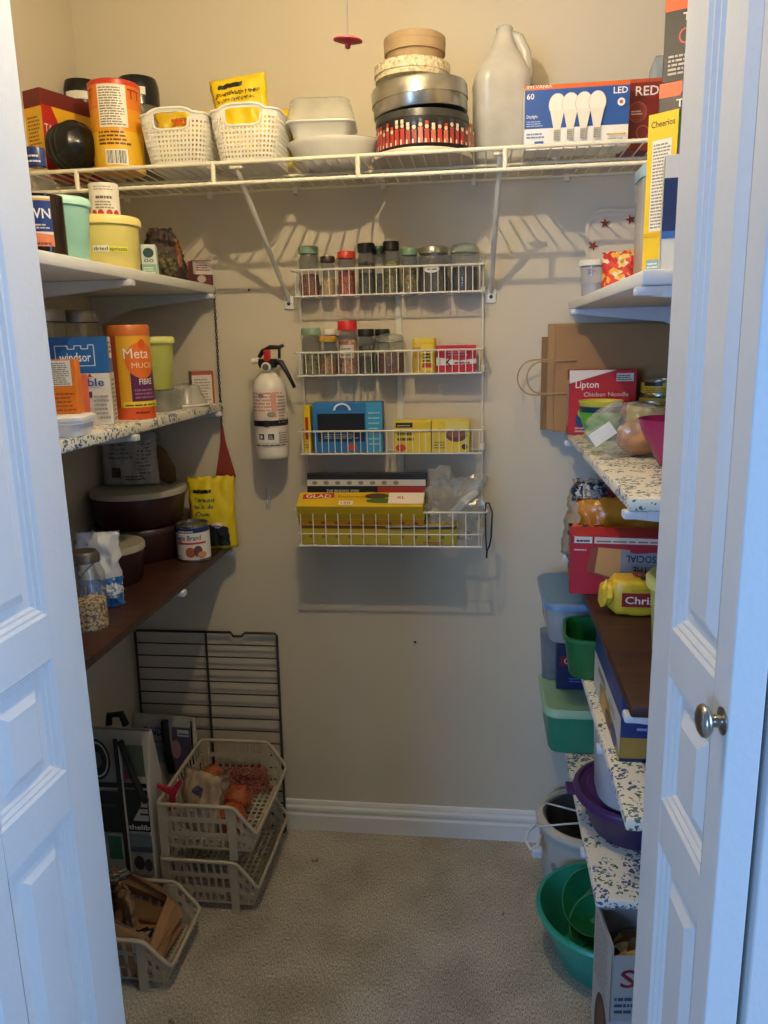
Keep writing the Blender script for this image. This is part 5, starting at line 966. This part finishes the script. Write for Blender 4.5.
# ================================================================== right floral shelf
ZR = RZ[1]+.0006
for k, (yy, xo, hh, lab, rz) in enumerate(((1.957, .150, .225, 'brown paper shopping bag flat against the back wall', 0), (1.936, .163, .255, 'brown paper shopping bag between two others with twisted handle', 0), (1.914, .178, .250, 'front brown paper shopping bag behind the soup box', 0))):
    w_ = .34; t = thing('kraft_bag', lab, 'paper bag', (xo+w_/2, yy, ZR), rz); bm = nb(); nx, nz_ = 14, 10; g = {}
    for s in (0, 1):
        for j in range(nz_+1):
            for i in range(nx+1):
                x = -w_/2+w_*i/nx; z = hh*j/nz_; d = .0035*noise.noise(Vector((x*18+k*5, z*18, s*4)))
                g[s, i, j] = bm.verts.new((x, (-.0075 if s == 0 else .0075)+d*(1 if s == 0 else .3), z))
        for j in range(nz_):
            for i in range(nx):
                q = [g[s, i, j], g[s, i+1, j], g[s, i+1, j+1], g[s, i, j+1]]; bm.faces.new(q if s == 0 else q[::-1])
    for i in range(nx):
        for j in (0, nz_): bm.faces.new((g[0, i, j], g[1, i, j], g[1, i+1, j], g[0, i+1, j]) if j == 0 else (g[0, i, j], g[0, i+1, j], g[1, i+1, j], g[1, i, j]))
    for j in range(nz_):
        for i in (0, nx): bm.faces.new((g[0, i, j], g[0, i, j+1], g[1, i, j+1], g[1, i, j]) if i == 0 else (g[0, i, j], g[1, i, j], g[1, i, j+1], g[0, i, j+1]))
    obj('bag_sheet', bm, M(['#8a6a44', '#a8845a', '#a07a50'][k], .75, var=.1, bump=.3, scale=14), t, 40)
    if k: 
        hb = nb(); z0, z1 = (.172, .088) if k == 1 else (.168, .092); rr = -w_/2-.072+(k == 2)*.006
        zc, hr = (z0+z1)/2, (z0-z1)/2; cx_ = rr+hr*.95
        tube(hb, [(-w_/2+.05, -.009, z0), (-w_/2, -.010, z0)]+[(cx_-hr*.95*sin(pi*q/12), -.011, zc+hr*cos(pi*q/12)) for q in range(13)]+[(-w_/2, -.010, z1), (-w_/2+.05, -.009, z1)], .0019, 6); obj('twisted_handle', hb, M('#b39468', .7), t, 'all')
t, F = carton('soup_box', 'red noodle soup mix box on floral shelf', 'box', .150, .055, .148, '#b8222a', (.282, 1.872, ZR), -2); f = F['front']; W = .075
F['left'].quad(-.0275, 0, .0275, .148, '#b8222a'); F['left'].quad(-.022, .02, .022, .125, '#d8d0c2', 'nutrition_label'); F['left'].lines(-.020, .024, .020, .12, 12, '#9a938a')
f.poly([(-W, .148), (-W, .118), (-.05, .125), (.03, .148)], '#e2d8cc'); f.text('Lipton', -.035, .108, .016, '#efe4d8', .052); f.quad(.030, .122, .068, .140, '#d8d2c6'); f.lines(.032, .125, .066, .138, 3, '#4a4640'); f.text('Chicken Noodle', .008, .088, .010, '#e6c8bc', .10); f.ell(-.005, .035, .055, .034, '#23406c', 'printed_bowl'); f.ell(-.005, .050, .05, .022, '#c9b84a', 'printed_soup'); f.lines(-.06, .006, -.03, .02, 2, '#d8b8b0')
def bowl(name, label, x, y, z, r, h, mat, base=.6, cat='bowl', lip=.003, smoothang=50):
    t = thing(name, label, cat, (x, y, z)); obj('bowl_body', lathe(nb(), [(0, 0), (r*base, 0), (r*(base+.1), h*.15), (r*.9, h*.75), (r*.98, h*.95), (r, h), (r-lip, h), (r*.86, h*.72), (r*(base), h*.15), (0, h*.08)], 36), mat, t, smoothang); return t
bowl('plastic_bowl', 'lime green plastic bowl at bottom of the nested bowls', .264, 1.752, ZR, .047, .062, M('#62b03c', .35), .5)
bowl('plastic_bowl', 'navy plastic bowl nested in the middle of three bowls', .264, 1.752, ZR+.0225, .0475, .052, M('#26405c', .35), .45)
bowl('plastic_bowl', 'yellow plastic bowl on top of the nested bowls', .264, 1.752, ZR+.032, .048, .054, M('#d8cf4a', .35), .4)
def can(label, x, y, z, r, h, c1, c2, seed, name='food_can'):
    t = thing(name, label, 'can', (x, y, z)); obj('can_body', lathe(nb(), [(0, 0), (r*1.01, 0), (r*1.01, .003), (r, .004), (r, h-.004), (r*1.01, h-.003), (r*1.01, h), (r*.92, h), (r*.91, h-.003), (0, h-.003)], 32), M('#b5b0a0', .25, .9), t, 40)
    S = cyl_surf(t, r, rot=-.15); S.quad(-r*2.2, .005, r*2.2, h-.005, c1, 'paper_label'); S.quad(-r*1.0, h*.62, -r*.0, h*.86, c2, 'black_band'); S.lines(-r*.9, h*.18, r*.7, h*.55, 3, '#8a7a22', seed=seed); S.quad(r*1.0, .006, r*1.3, h-.006, '#6a6a3a', 'paper_label'); return t
can('yellow labelled can beside the nested bowls', .360, 1.725, ZR, .044, .082, '#d9b91e', '#d8c23a', 1)
can('shorter yellow can with black band at the back', .411, 1.845, ZR, .046, .090, '#cdb02a', '#1a1812', 2)
can('yellow and black can against the right wall', .464, 1.74, ZR, .045, .072, '#cdb02a', '#1a1812', 3)
can('yellow can stacked on the shorter yellow can', .411, 1.845, ZR+.0905, .044, .034, '#cdb02a', '#1a1812', 4, 'tuna_can')
t = thing('bread_bun', 'golden bread bun inside a clear bag', 'bun', (.300, 1.505, ZR)); obj('bun_body', blob(nb(), .042, 4, .08, 2, 1.6, (1.0, 1.0, .78), (0, 0, .034), .0015), M('#b8804c', .55, var=.25, scale=22, bump=.2), t, 'all')
t = thing('clear_bread_bag', 'crumpled clear bag with white tag around the bun', 'bag', (.268, 1.52, ZR)); obj('film', blob(nb(), .055, 4, .28, 12, 2.6, (1.45, 1.0, .95), (.015, 0, .046), .0008), clear('#ece6da', .20, .10), t); bm = nb(); box(bm, -.028, .018, -.062, -.060, .032, .058, .0005); obj('paper_tag', bm, M('#ece6dc', .6), t, rot=(0, radians(-35), 0), loc=(-.012, .004, .012))
bowl('magenta_bowl', 'magenta plastic bowl at the front of floral shelf', .345, 1.385, ZR, .072, .082, M('#a3225c', .35), .45)
t = thing('snack_crackers', 'orange brown crackers heaped in the magenta bowl', 'crackers', (.345, 1.385, ZR+.052)); obj('cracker_heap', blob(nb(), .05, 3, .2, 3, 4, (1, 1, .5)), speckle(['#c8803c', '#d89a5a', '#a8642c'], 50), t)
# ================================================================== right brown shelf
ZR = RZ[2]+.0006
t, F = carton('cracker_box', 'red cracker box lying upside down on brown shelf', 'box', .205, .075, .128, '#b32032', (.285, 1.535, ZR), -4); t.scale = (1, 1, .94); f = F['front']; W = .1025
f.quad(-W+.006, .112, -W+.040, .126, '#e2d6d0'); f.lines(-W+.010, .115, -W+.036, .123, 1, '#3a2a2c'); f.poly([(-W+.044, .112), (.072, .112), (.072, .124), (-W+.044, .126)], '#e0cfc0'); f.lines(-W+.048, .115, .066, .122, 1, '#a07060'); f.lines(-W+.006, .096, -W+.030, .102, 1, '#e8c8c8')
f.poly([(-W+.030, .052), (-W+.088, .030), (-W+.106, .046), (-W+.110, .100), (-W+.050, .106), (-W+.038, .098)], '#8f4a34', 'printed_cracker'); f.poly([(-W+.046, .050), (-W+.096, .034), (-W+.106, .046), (-W+.112, .100), (-W+.052, .104)], '#cf9a5c', 'printed_cracker'); f.poly([(-.008, .100), (.02, .092), (W, .100), (W, .036), (-.008, .042)], '#8f9196', 'printed_banner'); f.text('THE', .030, .064, .015, '#1a1a1c', .028, flip=True); f.text('SOCIAL', .030, .088, .015, '#1a1a1c', .056, flip=True)
F['left'].quad(-.0375, 0, .0375, .128, '#a81e30')
CH = M('#d8b42a', .35, bump=.3, scale=30)
t = thing('cookie_packet', 'yellow wrapped cookie packet in front of the red cracker box', 'packet', (.325, 1.405, ZR), -3); bm = nb(); loops = []
for i in range(13):
    u = i/12; k = min(1, sin(pi*min(max(u, .02), .98))*5); loops.append([(-.088+.178*u, y*(.35+.65*k)+noise.noise(Vector((u*9, y*60, z*60)))*.004, .034+(z-.034)*(.45+.55*k)+noise.noise(Vector((u*9, y*60, 4+z*60)))*.004) for y, z in [(a_+0, b_+.034) for a_, b_ in rrect(.062, .066, .010, 3)]])
loft(bm, loops); 
for v in bm.verts: v.co.z = max(.0006, v.co.z)
bmesh.ops.recalc_face_normals(bm, faces=bm.faces); obj('wrapper', bm, CH, t, 'all')
bm = nb(); blob(bm, .02, 2, .5, 3, 3, (.6, 1.3, 1.3), (-.092, -.006, .036)); obj('twisted_end', bm, M('#e0c03a', .3, bump=.3), t)
S = flat(t, (0, -.0335, 0), (1, 0, 0), (0, 0, 1)); S.quad(-.066, .020, .05, .046, '#8a1f24', 'printed_banner'); S.text('Christie', -.060, .026, .014, '#efe2d0', .075, 'l'); S.quad(-.05, .048, .07, .052, '#c8a22a')
S = flat(t, (0, 0, .0700), (1, 0, 0), (0, 1, 0)); S.poly([(-.04, -.008), (.05, -.008), (.055, .014), (-.045, .012)], '#a8282a', 'printed_banner'); S.text('Christie', 0, -.004, .012, '#efe2d0', .07); S.ell(-.02, -.022, .014, .006, '#4a3418', 'printed_cookie'); S.ell(.02, -.022, .014, .006, '#d8c8a0', 'printed_cookie')
t = thing('tall_tub', 'tall pale yellow green tub at the end of brown shelf', 'tub', (.329, 1.205, ZR)); obj('tub_body', lathe(nb(), [(0, 0), (.048, 0), (.052, .005), (.060, .120), (0, .12)], 36), M('#c9c46a', .4, trans=.1), t, 50); obj('lid', lathe(nb(), [(.060, .114), (.066, .114), (.067, .128), (.062, .134), (0, .134)], 36), M('#d4d07c', .4), t, 50)
t, S = pouch('snack_bag', 'brown and navy snack pouch resting behind the cracker box', 'bag', .14, .180, .08, M('#a3927a', .4, bump=.3, scale=25), (.262, 1.80, ZR), -12, 91, .016, top=.3, taper=.3); S.quad(-.045, .13, .03, .172, '#1f2a40', 'navy_panel'); S.quad(-.032, .136, .018, .166, '#c8c4bc', 'printed_panel'); S.quad(-.022, .140, .006, .160, '#8a7a6a', 'printed_panel'); S.quad(.03, .12, .06, .17, '#8a2c24', 'printed_panel')
t, S = pouch('snack_bag', 'red and orange foil snack bag standing behind the orange bag', 'bag', .12, .205, .06, speckle(['#8a2c20', '#b3502c', '#6a2420', '#9c9a98'], 40), (.385, 1.835, ZR), 6, 93, .012, top=.4, taper=.2)
t, S = pouch('snack_bag', 'glossy orange snack bag slumped over the cracker box back', 'bag', .225, .165, .08, M('#c8842a', .25, bump=.4, scale=22), (.325, 1.665, ZR), 2, 95, .014, top=.55)
t, S = pouch('snack_bag', 'small orange packet poking out beside the red cracker box', 'packet', .07, .115, .03, speckle(['#d87a2a', '#e0963a', '#3a2a24', '#c8642a'], 60), (.222, 1.62, ZR), -20, 97, .010, top=.4)
# ================================================================== right lower floral shelf
ZR = RZ[3]+.0006
def lidtub(name, label, x0, x1, y0, y1, z, h, body, lidm, rz=0, r=.03, ov=.008):
    t = thing(name, label, 'container', ((x0+x1)/2, (y0+y1)/2, z), rz); w_, d_ = x1-x0, y1-y0
    obj('container_body', rloft(nb(), [(w_*.86, d_*.86, r*.8, 0), (w_*.9, d_*.9, r, .006), (w_*.97, d_*.97, r, h*.86)]), body, t, 50)
    obj('lid', rloft(nb(), [(w_*.97, d_*.97, r, h*.84), (w_+ov, d_+ov, r*1.1, h*.84), (w_+ov, d_+ov, r*1.1, h*.94), (w_*.98, d_*.98, r, h), (w_*.9, d_*.9, r*.9, h*.985)]), lidm, t, 50); return t
lidtub('lidded_container', 'clear container with slate blue lid overhanging the shelf', .148, .345, 1.655, 1.90, ZR, .098, clear('#c4c8cc', .55, .12), M('#5f86b4', .35))
t = thing('green_bin', 'dark green open plastic container beside the navy carton', 'container', (.245, 1.535, ZR), -6); obj('container_body', rloft(nb(), [(.11, .11, .025, 0), (.118, .118, .028, .006), (.138, .138, .032, .080), (.146, .146, .034, .082), (.146, .146, .034, .088), (.134, .134, .030, .088), (.11, .11, .025, .01)]), M('#1a6a36', .35), t, 50)
t, F = carton('navy_carton', 'navy and white cracker carton lying on floral shelf', 'carton', .19, .285, .118, '#1e3272', (.322, 1.315, ZR), 0); f = F['left']; W = .1425
f.quad(-W, 0, W, .075, '#c8c4bc', 'white_panel'); f.poly([(-.07, 0), (W, 0), (W, .012), (.10, .03), (.03, .045), (-.03, .05), (-.07, .04)], '#a8843a', 'printed_crackers'); f.ell(-.01, .022, .035, .022, '#c89a4a', 'printed_crackers'); f.ell(.085, .016, .03, .016, '#28407c', 'printed_crackers'); f.ell(.03, .016, .03, .014, '#5a3c20', 'printed_crackers'); f.lines(-.09, .054, .0, .066, 2, '#4a4644'); f.lines(.03, .048, .10, .062, 2, '#8a8684')
f = F['front']; f.quad(-.095, 0, .095, .042, '#a8843a', 'printed_crackers'); f.lines(-.07, .055, .0, .064, 1, '#8a98c0'); f.ell(.0, .060, .005, .006, '#c8d0e4'); f.poly([(-.095, 0), (-.06, .0), (-.05, .012), (-.02, .004), (.02, .014), (.095, .0), (.095, .006), (-.095, .006)], '#1e2a50', 'printed_shape')
# ================================================================== right lowest shelf
ZR = RZ[4]+.0006
g = lidtub('lidded_container', 'teal green container with pale green lid overhanging lowest shelf', .160, .345, 1.722, 1.950, ZR, .118, M('#2f9474', .35, trans=.15), M('#8fb89c', .35))
t, F = carton('cookie_box', 'navy cookie box standing on the teal container', 'box', .12, .05, .118, '#1c2550', (.255, 1.862, ZR+.1188), -2); f = F['front']; f.text('Christie', -.010, .068, .017, '#d8a090', .075); f.poly([(-.055, .062), (.04, .062), (.045, .088), (-.05, .09)], '#7c1f2a', 'printed_banner'); f.text('Christie', -.006, .068, .016, '#e0b8a8', .075); f.lines(-.03, .02, .03, .035, 2, '#5a68a0')
t = thing('dark_tub', 'smoky translucent tub behind the navy cookie box', 'container', (.240, 1.918, ZR+.1188)); obj('container_body', rloft(nb(), [(.15, .05, .02, 0), (.165, .056, .022, .125)]), clear('#7c8290', .7, .2), t, 50)
t = thing('purple_bowl', 'round purple plastic bowl with ribbed purple lid', 'bowl', (.312, 1.45, ZR)); PU = M('#43275e', .35); r = .118
obj('bowl_body', lathe(nb(), [(0, 0), (r*.62, 0), (r*.68, .006), (r*.92, .075), (r*.94, .082), (0, .082)], 44), M('#35204e', .35), t, 50)
obj('lid', lathe(nb(), [(r*.93, .078), (r*1.0, .078), (r*1.02, .086), (r*1.0, .092), (r*.93, .094), (r*.90, .088), (r*.80, .088), (r*.76, .096), (r*.3, .099), (0, .099)], 44), PU, t, 40)
bm = nb(); box(bm, -r-.016, -r+.004, -.02, .02, .080, .088, .003); obj('lid_tab', bm, PU, t)
t = thing('grey_tub', 'pale grey plastic tub standing on the purple bowl', 'tub', (.302, 1.42, ZR+.0995)); obj('tub_body', rloft(nb(), [(.13, .14, .05, 0), (.14, .15, .055, .006), (.152, .162, .06, .162), (.160, .170, .06, .164), (.160, .170, .06, .170), (.148, .158, .055, .170), (.13, .14, .05, .01)], 7), M('#b9bac0', .4), t, 50)
# ================================================================== floor, right
t = thing('slow_cooker', 'white slow cooker with looped cord on the floor', 'cooker', (.278, 1.825, .0005)); CRM = M('#c9c5b8', .35); r = .124
obj('cooker_body', lathe(nb(), [(0, .008), (r*.80, .008), (r*.84, .0), (r*.88, .01), (r*.95, .12), (r*.97, .165), (r*.9, .168)], 44), M('#bdbab2', .35), t, 50)
obj('rim', lathe(nb(), [(r*.90, .165), (r*1.02, .165), (r*1.04, .172), (r*1.02, .180), (r*.90, .184), (r*.86, .176), (r*.86, .168)], 44), CRM, t, 50)
obj('inner_pot', lathe(nb(), [(r*.87, .178), (r*.83, .176), (r*.80, .06), (0, .05)], 40), M('#5c5852', .3), t, 50)
S = cyl_surf(t, r*.935, rot=-.55); S.ell(.0, .076, .012, .007, '#5a5a58', 'control_mark'); S.ell(-.035, .078, .01, .012, '#8a8680', 'control_mark')
bm = nb(); tube(bm, [(.06, -.03, .185), (-.02, .0, .190), (-.10, .035, .187), (-.126, .0, .176), (-.128, -.03, .165), (-.118, -.062, .184), (-.06, -.06, .192), (.03, -.04, .19)], .0026, 6); tube(bm, [(-.126, -.02, .165), (-.150, -.035, .15), (-.158, -.055, .135), (-.145, -.075, .125), (-.128, -.07, .135), (-.122, -.05, .150)], .0042, 6); obj('power_cord', bm, M('#d8d6d0', .4), t, 'all')
bm = nb(); box(bm, -.142, -.118, -.090, -.066, .110, .134, .004); obj('plug', bm, M('#d6dae2', .35), t)
t = thing('green_basin', 'large teal green plastic basin on the carpet', 'basin', (.285, 1.545, .0005)); r = .152; TEAL = M('#2f9c84', .35)
obj('basin_body', lathe(nb(), [(0, 0), (r*.60, 0), (r*.66, .006), (r*.90, .105), (r*.955, .126), (r*1.0, .127), (r*1.02, .133), (r*1.0, .140), (r*.95, .140), (r*.88, .110), (r*.62, .012), (0, .010)], 56), TEAL, t, 50)
G2 = M('#1c7048', .35)
t = bowl('green_bowl', 'dark green bowl tilted on its side inside the basin', .283, 1.600, .076, .074, .06, G2, .55); t.rotation_euler = (radians(38), radians(-28), 0); t.location.z = .095
t = bowl('green_bowl', 'second dark green bowl tilted under the first in the basin', .292, 1.555, .05, .072, .055, M('#1f7a4e', .35), .55); t.rotation_euler = (radians(32), radians(-26), 0); t.location.z = .062
t = bowl('green_bowl', 'flat dark green dish lying at the bottom of the basin', .290, 1.50, .03, .06, .028, G2, .75); t.rotation_euler = (radians(16), radians(-10), 0); t.location.z = .032
# open carton of dry food
t = thing('food_carton', 'open white and grey carton with red lettering on the floor', 'carton', (.322, 1.268, .0005), 6); w_, d_, h_ = .185, .115, .335; CB = M('#a8a6a2', .55)
bm = nb(); box(bm, -w_/2, w_/2, -d_/2, -d_/2+.003, 0, h_-.02); obj('front_panel', bm, CB, t); bm = nb(); box(bm, -w_/2, -w_/2+.003, -d_/2, d_/2, 0, h_); obj('side_panel', bm, CB, t); bm = nb(); box(bm, w_/2-.003, w_/2, -d_/2, d_/2, 0, h_); obj('side_panel', bm, CB, t); bm = nb(); box(bm, -w_/2, w_/2, d_/2-.003, d_/2, 0, h_+.015); obj('back_panel', bm, CB, t); bm = nb(); box(bm, -w_/2, w_/2, -d_/2, d_/2, 0, .003); obj('bottom_panel', bm, CB, t)
bm = nb(); box(bm, -w_/2, w_/2, d_/2-.02, d_/2-.005, h_+.0, h_+.012); obj('flap', bm, M('#8c8c8c', .5), t, loc=(0, 0, -.004))
obj('biscuits', blob(nb(), .1, 3, .12, 4, 5, (.85, .5, .35), (0, 0, h_-.07)), speckle(['#b8945a', '#8c5a34', '#c8b07a', '#7a2c22', '#8a8a4a'], 60, bump=1, dist=.006), t)
f = flat(t, (0, -d_/2, 0), (1, 0, 0), (0, 0, 1)); f.text('S', -.062, h_-.085, .038, '#8a1f2a', .028); f.lines(-.085, h_-.14, -.02, h_-.10, 3, '#3a4a6c'); f.quad(-.0925, .02, .09, .18, '#b0b4bc', 'printed_panel'); f.lines(-.08, .05, .0, .16, 6, '#5a5e6c')
f = flat(t, (-w_/2, 0, 0), (0, -1, 0), (0, 0, 1)); f.quad(-.057, 0, .057, h_, '#b3b0aa', 'printed_panel'); f.lines(-.05, .19, .045, .325, 14, '#8a8782'); f.ell(.01, .10, .045, .085, '#3c2620', 'printed_animal'); f.ell(.012, .12, .025, .05, '#6a3c30', 'printed_animal'); f.quad(-.057, 0, .057, .05, '#8a8c5a', 'printed_grass'); f.lines(-.055, .05, .055, .075, 3, '#7c8450')
# ================================================================== look-alikes belong to groups
GROUPS = {'spice_jar': 'spice jars in the wall rack', 'clamp_jar': 'clamp top jars in the wall rack', 'stacking_bin': 'beige bins on the floor', 'kraft_bag': 'brown paper bags on the floral shelf',
          'food_can': 'yellow cans on the floral shelf', 'green_bowl': 'green bowls in the basin', 'plastic_bowl': 'nested plastic bowls', 'onion': 'onions in the upper bin', 'storage_jar': 'black lidded jars on the wire shelf',
          'storage_basket': 'white baskets on the wire shelf', 'spice_bag': 'seasoning packets', 'dome_cover': 'nested black dome covers', 'tea_box': 'tea boxes in the rack', 'brown_container': 'brown tubs on the brown shelf',
          'snack_carton': 'orange and black cartons on the wire shelf', 'shelf': 'shelves along the side walls', 'shopping_tote': 'shopping totes on the floor', 'wall_screw': 'screws in the back wall', 'glass_jar': 'clear jars behind the salt box',
          'snack_bag': 'snack bags on the right shelves', 'clear_tub': 'clear plastic containers', 'lidded_container': 'lidded containers at the right shelves', 'paper_bag': 'brown bags in the small bin', 'film_bag': 'clear bags on the wire shelf'}
for o in list(COL.objects):
    if o.parent is None and o.name.split('.')[0] in GROUPS and 'category' in o: o['group'] = GROUPS[o.name.split('.')[0]]
